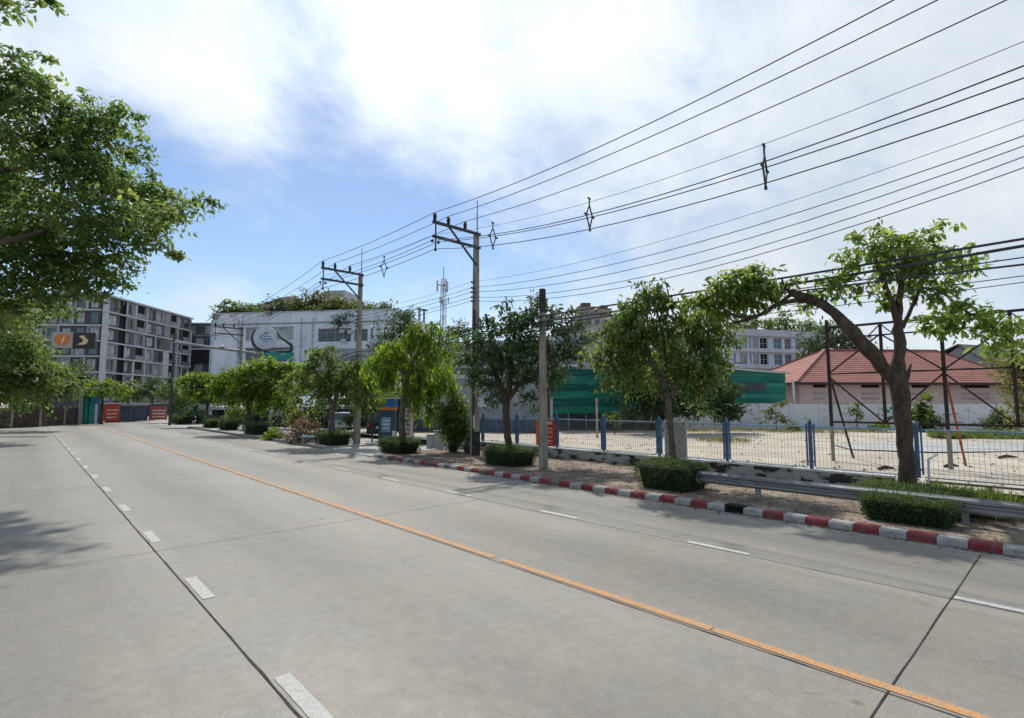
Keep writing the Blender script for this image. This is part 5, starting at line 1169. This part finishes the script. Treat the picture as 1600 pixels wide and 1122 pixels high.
# left side: the big near tree and the row beyond
c = 16.0
tx, ty = -4.6, 15.6
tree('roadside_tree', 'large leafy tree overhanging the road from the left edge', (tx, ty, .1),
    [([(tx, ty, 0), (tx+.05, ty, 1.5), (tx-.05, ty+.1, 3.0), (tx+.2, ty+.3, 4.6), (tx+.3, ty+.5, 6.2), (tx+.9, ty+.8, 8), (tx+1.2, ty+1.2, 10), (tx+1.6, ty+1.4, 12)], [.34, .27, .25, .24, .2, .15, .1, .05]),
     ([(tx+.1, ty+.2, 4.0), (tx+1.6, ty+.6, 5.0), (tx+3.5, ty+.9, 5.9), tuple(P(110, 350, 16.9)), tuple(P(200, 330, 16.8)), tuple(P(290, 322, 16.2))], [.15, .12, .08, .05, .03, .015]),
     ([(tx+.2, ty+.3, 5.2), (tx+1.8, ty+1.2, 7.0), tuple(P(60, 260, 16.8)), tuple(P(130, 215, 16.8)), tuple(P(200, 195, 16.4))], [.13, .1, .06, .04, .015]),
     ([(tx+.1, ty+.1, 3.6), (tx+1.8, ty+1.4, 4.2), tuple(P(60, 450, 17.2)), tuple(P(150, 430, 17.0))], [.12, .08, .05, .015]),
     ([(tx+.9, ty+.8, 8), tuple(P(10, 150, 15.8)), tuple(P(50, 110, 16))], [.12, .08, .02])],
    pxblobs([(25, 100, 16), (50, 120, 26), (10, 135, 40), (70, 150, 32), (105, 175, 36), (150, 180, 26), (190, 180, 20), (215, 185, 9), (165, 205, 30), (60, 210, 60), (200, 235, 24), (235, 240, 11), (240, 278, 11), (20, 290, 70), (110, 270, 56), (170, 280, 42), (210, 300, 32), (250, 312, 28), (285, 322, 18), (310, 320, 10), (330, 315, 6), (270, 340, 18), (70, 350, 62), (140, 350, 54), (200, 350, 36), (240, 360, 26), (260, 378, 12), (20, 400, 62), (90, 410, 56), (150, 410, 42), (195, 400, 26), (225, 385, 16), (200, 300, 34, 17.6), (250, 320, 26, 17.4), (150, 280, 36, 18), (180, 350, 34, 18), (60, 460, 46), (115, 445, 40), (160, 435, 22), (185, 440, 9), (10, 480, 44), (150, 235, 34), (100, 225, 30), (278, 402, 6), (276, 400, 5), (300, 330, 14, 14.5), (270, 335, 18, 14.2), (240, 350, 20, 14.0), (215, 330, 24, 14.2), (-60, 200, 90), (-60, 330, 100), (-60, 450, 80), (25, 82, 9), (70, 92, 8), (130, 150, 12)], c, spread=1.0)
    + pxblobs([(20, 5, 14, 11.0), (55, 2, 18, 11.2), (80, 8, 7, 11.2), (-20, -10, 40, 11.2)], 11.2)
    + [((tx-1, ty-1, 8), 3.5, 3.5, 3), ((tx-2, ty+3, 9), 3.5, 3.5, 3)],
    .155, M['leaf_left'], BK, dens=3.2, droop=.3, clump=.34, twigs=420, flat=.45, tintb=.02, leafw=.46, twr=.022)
for lab, px, cc, bl, lm, lf in (
    ('nearest leafy tree of the row under the hanging panels', -90, 34, [(-60, 560, 70), (-20, 590, 50), (10, 560, 50), (34, 545, 34), (40, 590, 42), (10, 610, 34), (58, 575, 20), (62, 596, 26), (-5, 520, 38), (32, 500, 24)], 'leaf_mid', .24),
    ('bushy tree of the left row reaching over the board wall', -20, 48, [(36, 565, 34), (75, 588, 26), (95, 590, 26), (55, 610, 30), (90, 615, 22), (20, 625, 24), (110, 600, 16), (45, 535, 20), (70, 630, 14)], 'leaf_mid', .30),
    ('darker tree of the left row behind the dark gate section', 95, 66, [(95, 580, 18), (115, 582, 18), (130, 590, 15), (85, 600, 22), (110, 610, 20), (60, 595, 28), (128, 605, 12), (72, 575, 16)], 'leaf_dark', .36)):
    g_ = P(px, 630, cc); q = P(bl[0][0], bl[0][1], cc); q2 = P(bl[2][0], bl[2][1], cc)
    tree('roadside_tree', lab, (g_.x, g_.y, 0), [([(g_.x, g_.y, 0), (g_.x, g_.y, 2), (g_.x*.8+q.x*.2, g_.y*.8+q.y*.2, q.z*.7), q], [.28, .24, .16, .06]), ([(g_.x, g_.y, 2), (g_.x*.6+q2.x*.4, g_.y*.6+q2.y*.4, q2.z*.7), q2], [.18, .12, .05])], pxblobs(bl, cc, spread=1), lf, M[lm], BK, dens=3.2, clump=.6, twigs=60, group='trees along the left side', flat=.4, tintb=.05)
g_ = P(-10, 630, 70); 
# bushes at the board wall foot
def bush(name, label, px, py, c, r, lm, leaf, h=1.0, group=None, **kw):
    q = P(px, py, c); s = r*c/FPX; zb = kw.pop('zb', None); zb = q.z-s*.9*h if zb is None else zb
    return tree(name, label, (q.x, q.y, zb), [([(q.x, q.y, zb), (q.x+.02, q.y, zb+(q.z-zb)*.6), (q.x, q.y, q.z)], [.05, .04, .02])], [(q, s, s, s*.9*h), (q+Vector((s*.4, -s*.4, -s*.4*h)), s*.6, s*.6, s*.5*h), (q+Vector((-s*.4, s*.4, -s*.3*h)), s*.6, s*.6, s*.5*h), (q+Vector((s*.2, -s*.2, s*.5*h)), s*.45, s*.45, s*.45*h)], leaf, M[lm], BK, 'shrub' if 'tree' not in name else 'tree', group, clump=kw.pop('clump', .3), twigs=kw.pop('twigs', 12), **kw)
bush('shrub', 'small dark shrub at the foot of the left board wall', 85, 664, 60, 12, 'leaf_dark', .3, .5, zb=0)

for lab, px, py, cc, r, lm in (('dark shrub between the two small distant hedge boxes and the market shed', 300, 645, 63, 16, 'leaf_dark'), ('dark shrub under the lime topped tree', 365, 650, 50, 14, 'leaf_mid'), ('shadowy shrub right of the far hedge box', 436, 655, 46, 14, 'leaf_dark'), ('leafy shrub in front of the silver parked car', 545, 655, 38, 9, 'leaf_mid'), ('leafy low shrub at the left foot of the kiosk', 583, 625, 33, 13, 'leaf_lime')):
    bush('shrub', lab, px, py, cc, r, lm, .24, 1.0, zb=.1, dens=3, group='shrubs behind the pavement trees')
# trees in and beyond the sand lot
c = 38.0
g_ = P(1012, 630, c)
tree('lot_tree', 'big dark shady tree behind the fence at the middle of the lot', (g_.x, g_.y, .3), [pxlimb([(1012, 672, 9), (1010, 640, 8), (1006, 605, 7), (990, 580, 4)], c), pxlimb([(1022, 672, 8), (1030, 630, 7), (1045, 590, 5)], c)],
    pxblobs([(1000, 590, 36), (1030, 570, 40), (1060, 590, 36), (990, 615, 20), (1005, 625, 22), (1075, 615, 26), (1040, 620, 24), (1090, 590, 28), (985, 560, 30), (1095, 625, 18), (1020, 640, 22), (1060, 640, 20), (980, 645, 18), (1110, 600, 24), (1050, 545, 30), (1085, 640, 16)], c), .3, M['leaf_dark'], BK, dens=3.6, clump=.6, twigs=70, tintb=-.12, group='trees in the lot')
bush('shrub', 'rounded dark green shrub against the white wall under the green shed', 1133, 628, 39, 27, 'leaf_dark', .26, 1.35, zb=.3, dens=4, tintb=.05)
bush('shrub', 'thin young tree against the white wall right of the round dark shrub', 1212, 645, 41, 15, 'leaf_olive', .22, 1.3, zb=.3, dens=1.6, tintb=.1)
bush('shrub', 'low dark weeds shrub at the white wall foot left of the billboard frame', 1238, 668, 41, 12, 'leaf_olive', .2, .5, zb=.3)
bush('shrub', 'sapling against the white wall between the two billboard posts', 1338, 640, 41, 8, 'leaf_olive', .2, 1.6, zb=.3, dens=1.6)
bush('banana_plant', 'bright green broad leaved plant just right of the leaning trunk', 1434, 645, 40, 11, 'grass', .7, 1.8, zb=.3, dens=2.4, hang=.1)
bush('shrub', 'dark heap of creeper by the white wall under the blue graffiti', 1452, 660, 40, 16, 'leaf_dark', .22, .6, zb=.3)
bush('shrub', 'dark bush by the right end of the white wall', 1560, 658, 40, 22, 'leaf_dark', .24, .7, zb=.3)
bush('shrub', 'bright green patch of shrub in the lot left of the leaning trunk', 1375, 664, 40, 13, 'leaf_mid', .22, .7, zb=.3, tintb=.3)
bush('shrub', 'thin weedy shrub in front of the shade net', 960, 652, 37, 15, 'leaf_mid', .22, .6, zb=.3, dens=1.6)
for lab, px, py, cc, r, lm in (('leftmost tree behind the white apartment building', 1150, 512, 84, 13, 'leaf_olive'), ('airy tree behind the white apartment building roof', 1182, 505, 84, 15, 'leaf_mid'), ('bright tree behind the right part of the apartment roof', 1228, 500, 84, 16, 'leaf_mid'), ('small tree top at the right end of the apartment roof', 1262, 510, 84, 12, 'leaf_mid')):
    q = P(px, py, cc); s = cc/FPX*r; tree('background_tree', lab, (q.x, q.y, 0), [([(q.x, q.y, 0), (q.x, q.y, q.z*.6), q], [.3, .22, .08])], [(q, s*1.2, s*1.2, s), ((q.x+s, q.y-s*.8, q.z-s*.6), s, s, s*.8), ((q.x-s*.8, q.y+s, q.z-s*.8), s, s, s*.8)], .42, M[lm], BK, dens=2.4, clump=.9, twigs=25, group='trees behind the apartment building')
q = P(1300, 545, 60)
tree('background_tree', 'wide dark green tree between the apartment building and the red roof', (q.x, q.y, 0), [([(q.x, q.y, 0), (q.x, q.y, 5), q], [.35, .28, .1])], pxblobs([(1300, 530, 26), (1275, 545, 24), (1325, 540, 26), (1345, 555, 20), (1255, 560, 16), (1300, 556, 28), (1315, 515, 14), (1288, 518, 12)], 61), .36, M['leaf_dark'], BK, dens=3.2, clump=.8, twigs=40, tintb=.05)
q = P(632, 520, 62)
tree('background_tree', 'dark green tree at the right end of the white building', (q.x, q.y, 0), [([(q.x, q.y, 0), (q.x, q.y, 6), q], [.35, .28, .1])], pxblobs([(625, 500, 18), (640, 510, 16), (612, 518, 18), (630, 530, 20), (605, 540, 20), (650, 530, 14), (640, 490, 10)], 62), .36, M['leaf_dark'], BK, dens=3.2, clump=.8, twigs=40, tintb=.08)
q = P(715, 515, 70)
tree('background_tree', 'small dark tree top just left of the tallest pole', (q.x, q.y, 0), [([(q.x, q.y, 0), (q.x, q.y, 6), q], [.3, .2, .1])], pxblobs([(716, 512, 13), (704, 518, 10), (728, 516, 9), (714, 522, 12)], 70), .36, M['leaf_dark'], BK, dens=3, clump=.8, twigs=20)
c = 27
g_ = P(1650, 630, c)
tree('lot_tree', 'yellow green tree entering from the right edge beside the billboard frame', (g_.x, g_.y, .3), [([(g_.x, g_.y, .3), (g_.x, g_.y, 2), P(1640, 600, c), P(1600, 570, c)], [.16, .13, .1, .04])],
    pxblobs([(1598, 590, 26), (1578, 605, 16), (1600, 640, 22), (1582, 560, 16), (1560, 572, 10), (1620, 570, 30), (1630, 620, 40), (1594, 660, 14), (1548, 560, 7)], c), .2, M['leaf_olive'], BK, dens=3, clump=.45, twigs=60, tintb=.25, group='trees in the lot')

# ------------------------------------------------------------------ clutter on the pavement, left of the tallest pole
def clutter():
    b = G(712, 704); b = Vector((15.6, 21.2, .1))
    t = thing('potted_shrub', 'bushy shrub in a black pot beside the tallest pole', 'potted plant', b)
    part('pot', MB().lathe([(.18, 0), (.22, .1), (.27, .3), (.29, .32), (.29, .35), (.26, .35)], n=14), M['pole_dark'], t, world=False)
    cc = 25.6
    me, cen = foliage(pxblobs([(712, 650, 17, 25.5), (698, 640, 13, 25.4), (722, 638, 14, 25.6), (708, 668, 17, 25.6), (724, 662, 13, 25.6), (694, 655, 11, 25.4), (712, 628, 10, 25.5), (706, 680, 13, 25.7), (718, 678, 12, 25.8), (712, 690, 10, 25.8), (700, 668, 12, 25.3), (726, 675, 9, 25.6)], cc), .13, 7.0, .2, .3, 'foliage', M['leaf_mid'], tuple(b), .6, .1)
    o = put('foliage', me, t); o['kind'] = 'stuff'
    tw = MB()
    for c_ in cen[::40]: tw.tube([(b.x, b.y, b.z+.45), tuple(Vector(c_)*.5+Vector((b.x, b.y, b.z+.9))*.5), tuple(c_)], [.012, .008, .004], 4)
    part('stems', tw, M['bark'], t, kind='stuff')
    # concrete blocks and boards stacked against the wall
    for i, (px, w, h, lab) in enumerate(((672, .35, .75, 'leftmost pale concrete block by the wall, half in shade'), (686, .5, .95, 'widest pale concrete block left of the potted shrub'), (718, .38, .8, 'pale concrete block right of the leaning boards'), (729, .32, .72, 'small concrete block nearest the black bag'))):
        q = G(px, 704); t = thing('concrete_block', lab, 'concrete block', (q.x, q.y, .1), R(-40), 'concrete blocks left of the tallest pole')
        part('body', MB().box(-w/2, w/2, -.2, .2, 0, h-.06), M['lgrey'], t, world=False); part('cap', MB().box(-w/2-.02, w/2+.02, -.22, .22, h-.058, h), M['concrete'], t, world=False)
    for i, (px, lab, mt) in enumerate(((697, 'leftmost plank leaning on the blocks, pale', 'lgrey'), (703, 'middle brown plank leaning on the blocks', 'taupe'), (710, 'right dark plank leaning on the blocks', 'charcoal'))):
        q = G(px, 707); t = single('plank', MB().bar((0, 0, 0), (.25, .12, 1.0), .16, .03), M[mt], lab, 'plank', 'planks leaning left of the tallest pole'); t.location = (q.x, q.y, .1)
    q = G(735, 712); m = MB().tube([(0, 0, 0), (.02, .02, .25), (.05, .03, .55), (.04, .0, .8), (.0, 0, .95)], [.27, .33, .26, .12, .04], 10, jit=.12); o = single('rubbish_bag', m, M['pole_dark'], 'black rubbish bag slumped at the foot of the tallest pole', 'rubbish bag', smooth=True); o.location = (q.x, q.y, .1)
    # small white post near the lime tree
    q = G(615, 706); m = MB().box(-.06, .06, -.06, .06, 0, .95).box(-.07, .07, -.07, .07, .951, 1.0); o = single('marker_post', m, M['white_paint'], 'short pale marker post beside the hedge under the lime tree', 'post'); o.location = (q.x, q.y, .05)
    q = G(641, 712); m = MB().tube([(0, 0, .06), (.18, .1, .09), (.3, .15, .05)], [.05, .08, .03], 6); o = single('litter_bag', m, M['white_paint'], 'crumpled white litter at the right corner of the hedge under the lime tree', 'litter', smooth=True); o.location = (q.x, q.y, .11)
    # vertical pale banner
    c = 29; f = Facade(628, c, 646, c); t = thing('feather_banner', 'tall pale pink banner with dark writing beside the lime tree trunk', 'banner', f.o, f.ang); z = lambda y: f.uz(636, y)[1]
    lpart('sheet', MB().add([(0, 0, z(684)), (f.w, 0, z(684)), (f.w, 0, z(634)), (f.w*.35, 0, z(630)), (0, .03, z(684)), (f.w, .03, z(684)), (f.w, .03, z(634)), (f.w*.35, .03, z(630))], [(0, 1, 2, 3), (7, 6, 5, 4), (0, 4, 5, 1), (1, 5, 6, 2), (3, 2, 6, 7), (0, 3, 7, 4)]), 'banner_pink', t)
    for k in range(6): lpart('writing', MB().box(f.w*.4, f.w*.75, -.012, -.002, z(680-7*k), z(676-7*k)), 'taupe', t)
    lpart('pole', MB().box(f.w+.01, f.w+.05, 0, .04, 0, z(628)), 'steel_dark', t)
    # blue stall / kiosk
    c = 35; f = Facade(592, c, 616, c); t = thing('kiosk', 'blue kiosk with orange band and pale poster behind the lime tree', 'kiosk', f.o, f.ang); z = lambda y: f.uz(604, y)[1]; W = f.w
    lpart('body', MB().box(0, W, 0, .9, 0, z(641)), 'navy', t); lpart('orange_band', MB().box(-.03, W+.03, -.06, .9, z(641)+.002, z(636)), 'banner_orange', t); lpart('sign_box', MB().box(-.05, W+.05, -.1, .95, z(636)+.002, z(623)), 'shop_blue', t); lpart('roof', MB().box(-.15, W+.15, -.3, 1.1, z(623)+.002, z(621)), 'lgrey', t)
    lpart('poster', MB().box(W*.2, W*.8, -.02, -.003, z(675), z(652)), 'pale_blue', t)
    for k in range(3): lpart('poster_line', MB().box(W*.28, W*.72, -.03, -.021, z(670-6*k), z(668-6*k)), 'white_paint', t)
clutter()

def car(label, loc, rz, mat, L=4.5, W=1.75, Hh=1.5, kind='hatch'):
    t = thing('parked_car', label, 'car', loc, rz)
    P_ = lambda n, m, mt, p=None, **k: part(n, m, M[mt], p or t, world=False, **k)
    prof = [(-L/2, .35), (-L/2+.02, .95), (-L/2+.5, Hh-.1), (-L/2+.8, Hh), (L*.12, Hh), (L*.28, 1.0), (L/2-.1, .82), (L/2, .6), (L/2, .32)]
    body = [(-L/2, .32), (-L/2-.02, .62), (-L/2+.05, .95), (L*.27, .98), (L/2-.15, .84), (L/2, .62), (L/2, .32)]
    m = MB(); n = len(body); rows = [(-W/2, 1, .04), (-W/2+.06, 1, 0), (W/2-.06, 1, 0), (W/2, 1, .04)]
    vs = []
    for y, s, ins in rows: vs += [(x*(1-ins*.3), y, z-(ins*.8 if z > .8 else 0)+(ins if z < .4 else 0)) for x, z in body]
    fs = [tuple(range(n-1, -1, -1)), tuple(3*n+i for i in range(n))]+[(r*n+i, r*n+(i+1) % n, (r+1)*n+(i+1) % n, (r+1)*n+i) for r in range(3) for i in range(n)]
    b = P_('body', m.add(vs, fs), mat)
    cab = [(-L/2+.12, .95), (-L/2+.55, Hh-.04), (-L/2+.9, Hh), (L*.08, Hh), (L*.25, .97)]; n = len(cab); w0, w1 = W/2-.05, W/2-.22
    vs = [(x, -(w0 if z < 1 else w1), z) for x, z in cab]+[(x, (w0 if z < 1 else w1), z) for x, z in cab]
    P_('cabin', MB().add(vs, [tuple(range(n)), tuple(range(2*n-1, n-1, -1))]+[(i, n+i, n+i+1, i+1) for i in range(n-1)]), mat)
    for s in (-1, 1):
        g0, g1 = w0-.02+.012, w1+.012
        P_('side_window', MB().add([(-L/2+.35, s*g0, 1.02), (L*.2, s*g0, 1.02), (L*.07, s*(g1+.02), Hh-.1), (-L/2+.68, s*(g1+.02), Hh-.1)], [(0, 1, 2, 3) if s < 0 else (3, 2, 1, 0)]), 'glass')
        P_('tail_light', MB().box(-L/2-.04, -L/2+.14, s*(W/2-.22), s*(W/2+.005), .72, .93), 'tail_red')
        for x in (-L*.31, L*.31):
            w = P_('wheel', MB().tube([(x, s*(W/2-.2), .31), (x, s*(W/2+.01), .31)], .31, 16), 'tyre'); P_('rim', MB().tube([(x, s*(W/2+.005), .31), (x, s*(W/2+.02), .31)], .19, 12), 'galv', w)
    P_('rear_window', MB().add([(-L/2+.13, -w0+.12, 1.0), (-L/2+.13, w0-.12, 1.0), (-L/2+.52, w1-.05, Hh-.08), (-L/2+.52, -w1+.05, Hh-.08)], [(0, 3, 2, 1)]), 'glass').location.x = -.012
    P_('bumper', MB().box(-L/2-.07, -L/2+.05, -W/2+.03, W/2-.03, .34, .56), mat)
    P_('number_plate', MB().box(-L/2-.085, -L/2-.072, -.25, .25, .6, .75), 'white_paint')
    return t
q = G(572, 690); car('dark blue parked car with its red tail lamp behind the second pole', (q.x+3.2, q.y+4.2, .1), R(62), 'car_dark', Hh=1.75)
q = G(505, 680); car('silver parked car half hidden by the hedge under the bushy tree', (q.x+3.5, q.y+4.6, .1), R(70), 'car_silver', Hh=1.6)
q = G(415, 668); car('distant pale parked car under the blue roofed carport', (q.x+4, q.y+2, .1), R(100), 'car_silver')

def carport():
    f = Facade(398, 58, 548, 50); z = lambda y, x=450: f.uz(x, y)[1]
    t = thing('carport', 'long open carport with pale blue grey roof behind the street trees', 'carport', f.o, f.ang); W = f.w; h = z(634)
    lpart('roof', MB().add([(-.5, -1, h), (W+.5, -1, h-.1), (W+.5, 7, h+1.2), (-.5, 7, h+1.2), (-.5, -1, h-.18), (W+.5, -1, h-.28), (W+.5, 7, h+1.02), (-.5, 7, h+1.02)], [(0, 1, 2, 3), (7, 6, 5, 4), (0, 4, 5, 1), (1, 5, 6, 2), (2, 6, 7, 3), (3, 7, 4, 0)]), 'ware_blue', t)
    for i in range(7): lpart('post', MB().box(W*i/6-.06, W*i/6+.06, -.9, -.78, 0, h-.2), 'steel_dark', t)
    lpart('back_wall', MB().box(-.4, W+.4, 6.6, 6.8, 0, h+.8), 'charcoal', t)
    for i in range(5): lpart('shop_panel', MB().box(W*i/5+.3, W*(i+1)/5-.3, 6.4, 6.58, .3, h*.7), ['navy', 'lgrey', 'charcoal', 'grey_panel', 'navy'][i], t)
    f = Facade(308, 68, 395, 62); t = thing('market_awning', 'low dark market shed with pale awning edge at the far pavement', 'shed', f.o, f.ang); W = f.w; h = f.uz(350, 636)[1]
    lpart('roof', MB().add([(0, -1, h), (W, -1, h), (W, 4, h+.9), (0, 4, h+.9), (0, -1, h-.3), (W, -1, h-.3)], [(0, 1, 2, 3), (0, 4, 5, 1)]), 'lgrey', t); lpart('back_wall', MB().box(0, W, 2, 2.2, 0, h+.3), 'charcoal', t)
    for i in range(5): lpart('post', MB().box(W*i/4-.06, W*i/4+.06, -.9, -.8, 0, h-.05), 'steel_dark', t)
    for i in range(4): lpart('stall_counter', MB().box(W*i/4+.4, W*(i+1)/4-.4, -.2, .6, 0, 1.0), ['navy', 'taupe', 'lgrey', 'green_net'][i], t)
carport()
def branch_heap():
    q = G(462, 693); b = Vector((q.x+.4, q.y, .1)); t = thing('branch_heap', 'heap of dry brown branches and dead leaves left of the second hedge box', 'heap', b)
    tw = MB()
    for i in range(70):
        a = random.uniform(0, 6.28); r = random.uniform(.2, 1.5); l = random.uniform(.6, 1.6); x, y = b.x+r*math.cos(a), b.y+r*1.3*math.sin(a); zz = random.uniform(.1, 1.0)*(1.6-r)/1.4+.1
        tw.tube([(x, y, zz), (x+l*random.uniform(-.5, .5), y+l*random.uniform(-.5, .5), zz+l*random.uniform(-.1, .4))], [.02, .008], 4)
    part('branches', tw, M['bark'], t, kind='stuff')
    me, cen = foliage([((b.x, b.y, .5), 1.2, 1.7, .6), ((b.x+.2, b.y-.3, 1.1), .8, .9, .5)], .17, 3.0, .3, .3, 'dead_leaves', M['leaf_dead'], tuple(b)); o = put('dead_leaves', me, t); o['kind'] = 'stuff'
    q = G(452, 690); bush('shrub', 'yellow green shrub at the left foot of the dry branch heap', 425, 680, 35.5, 12, 'leaf_lime', .2, .8, zb=.1)
    bush('shrub', 'pale green plant standing above the dry branch heap', 463, 655, 36, 10, 'leaf_olive', .22, 1.3, zb=.1, tintb=.25)
    q = G(480, 697); t = thing('bench', 'low pale green concrete bench beside the dry branch heap', 'bench', (q.x+.6, q.y+.3, .1), R(-55))
    part('seat', MB().box(-1, 1, -.22, .22, .36, .44), M['pale_blue'], t, world=False); part('leg', MB().box(-.8, -.68, -.18, .18, 0, .359), M['concrete'], t, world=False); part('leg', MB().box(.68, .8, -.18, .18, 0, .359), M['concrete'], t, world=False)
branch_heap()

def cell_tower():
    c = 125; b = P(691, 630, c); t = thing('cell_tower', 'slim red and white lattice phone mast with panel antennas', 'mast', (b.x, b.y, 0)); H = P(691, 432, c).z
    w = .62; n = 18
    for i in range(n):
        z0, z1 = H*i/n, H*(i+1)/n; ww = w*(1-.35*i/n); m = MB()
        cs = [(-ww, -ww), (ww, -ww), (ww, ww), (-ww, ww)]
        for k in range(4):
            a, d = cs[k], cs[(k+1) % 4]; m.bar((*a, z0), (*a, z1), .11); m.bar((*a, z0), (*d, z1), .06); m.bar((*a, z1), (*d, z1), .06)
        part('lattice', m, M['lgrey' if i % 2 else 'tail_dull'], t, world=False)
    for a in range(3):
        an = a*2.094+.3; x, y = 1.5*math.cos(an), 1.5*math.sin(an)
        part('antenna', MB().box(x-.16, x+.16, y-.16, y+.16, H-3.0, H-.4), M['lgrey'], t, world=False); part('bracket', MB().bar((0, 0, H-1.5), (x, y, H-1.5), .18), M['steel_dark'], t, world=False)
    for a in range(3):
        an = a*2.094+1.3; x, y = 1.2*math.cos(an), 1.2*math.sin(an); part('antenna', MB().box(x-.12, x+.12, y-.12, y+.12, H-6.0, H-4.6), M['lgrey'], t, world=False)
    part('rod', MB().tube([(0, 0, H), (0, 0, H+3)], .08, 5), M['steel_dark'], t, world=False)
    c = 85; b = P(657, 630, c); t = thing('twin_pole', 'distant twin utility pole with short crossbar left of the phone mast', 'utility pole', (b.x, b.y, 0)); H = P(657, 480, c).z
    for x in (-.45, .45): part('pole', MB().box(x-.13, x+.13, -.13, .13, 0, H), M['pole'], t, world=False)
    part('crossbar', MB().box(-1.0, 1.0, -.2, -.14, H-.35, H-.1), M['steel_dark'], t, world=False)
M['tail_dull'] = material('mast_dull_red', (0.25, 0.14, 0.13), .7)
cell_tower()

# debris beyond the fence at the far right and concrete posts in the lot
def debris():
    for px, lab in ((933, 'weathered concrete post standing behind the fence, left one'), (862, 'weathered concrete post behind the short pole')):
        q = G(px, 688, .35); c = 33; q = P(px, 684, 33); z = P(px, 622, 33).z
        t = single('concrete_post', MB().box(-.05, .05, -.05, .05, 0, z-.3-.25).box(-.06, .06, -.06, .06, z-.3-.25, z-.3), M['concrete'], lab, 'post'); t.location = (q.x, q.y, .3)
    q = G(1590, 778); t = thing('drain_grating', 'low broken steel rail and slab beyond the guardrail at the right edge', 'rail', (16.6, -.5, .1))
    for z in (.3, .55): part('rail', MB().tube([(16.7, -6, z), (16.7, 2.7, z)], .03, 6), M['steel_dark'], t)
    for y in (-4, -2, .0, 1.6): part('post', MB().box(16.66, 16.74, y-.04, y+.04, .1, .56), M['steel_dark'], t)
    o = single('broken_slab', MB().add([(-.6, -.4, 0), (.6, -.5, 0), (.7, .4, .0), (-.5, .45, 0), (-.6, -.4, .12), (.6, -.5, .18), (.7, .4, .2), (-.5, .45, .1)], [(0, 3, 2, 1), (4, 5, 6, 7), (0, 1, 5, 4), (1, 2, 6, 5), (2, 3, 7, 6), (3, 0, 4, 7)]), M['wall_cap'], 'pale broken concrete slab lying beyond the guardrail', 'slab'); o.location = (15.9, .35, .3)
    for px, py, l, lab in ((1575, 712, .7, 'dark stick lying on the sand at the far right'), (1487, 726, .45, 'short dark stick on the sand by the orange stay'), (1385, 730, .5, 'brown clod of earth on the sand by the leaning trunk')):
        q = G(px, py+4, .35); o = single('stick', MB().tube([(-l/2, 0, .03), (0, .05, .09), (l/2, 0, .05)], [.05, .07, .03], 6), M['bark'], lab, 'debris'); o.location = (q.x, q.y, .34); o.rotation_euler = (0, 0, -.8)
    struct('puddle_track', MB().add([tuple(G(px, py, .385)) for px, py in ((1300, 694), (1400, 690), (1600, 692), (1600, 705), (1460, 706), (1330, 702))], [(5, 4, 3, 2, 1, 0)]), M['track'])
M['track'] = material('bluish_gravel_track', (0.43, 0.42, 0.41), .95, .12, 1.5, speck=.2)
debris()
def rubble():
    m = MB(); random.seed(21)
    def rock(x, y, z, s):
        k = [(s*random.uniform(.6, 1), 0, 0), (0, s*random.uniform(.6, 1), 0), (-s*random.uniform(.6, 1), 0, 0), (0, -s*random.uniform(.6, 1), 0), (random.uniform(-.3, .3)*s, 0, s*.7)]
        m.add([(x+a, y+b, z+c) for a, b, c in k], [(0, 1, 4), (1, 2, 4), (2, 3, 4), (3, 0, 4), (3, 2, 1, 0)])
    for _ in range(1500):
        x = 17.7+24*random.random()**1.6; y = random.uniform(-4, 30); rock(x, y, .33, random.choice((.02, .03, .04, .05, .09)))
    o = single('rubble', m, M['earth_dark'], 'small stones and clods strewn over the sand lot', 'rubble', kind='stuff')
    m = MB()
    for _ in range(500): rock(random.uniform(12.4, 17.1), random.uniform(-3, 22.5), .115, random.choice((.01, .015, .02, .035)))
    single('gravel', m, M['earth_dark'], 'loose gravel and grit scattered on the dirt pavement', 'gravel', kind='stuff')
M['earth_dark'] = material('dark_clods', (0.30, 0.25, 0.19), .95, .25, 6)
rubble()
def splices():
    for px, py, l, lab in ((1215, 458, .3, 'black splice closure on the telecom cable by the limb of the leaning tree'),):
        v = RX(13.8, px, py); m = MB().lathe([(.02, 0), (.06, .03), (.065, l-.03), (.02, l)], n=8); m.v = [(x, z-l/2, y) for x, y, z in m.v]
        o = single('splice_closure', m, M['wire'], lab, 'cable box'); o.location = v
    b = root_loc(p1); m = MB(); n = 20
    for r in (.26, .30, .33): m.tube([(r*.8*math.cos(2*math.pi*i/n), 0, r*1.3*math.sin(2*math.pi*i/n)) for i in range(n+1)], .014, 5)
    o = single('cable_coil', m, M['wire'], 'coil of spare black cable hung on the tallest pole above the leaves', 'cable coil'); o.location = (b.x-.05, b.y-.24, 5.75)
splices()
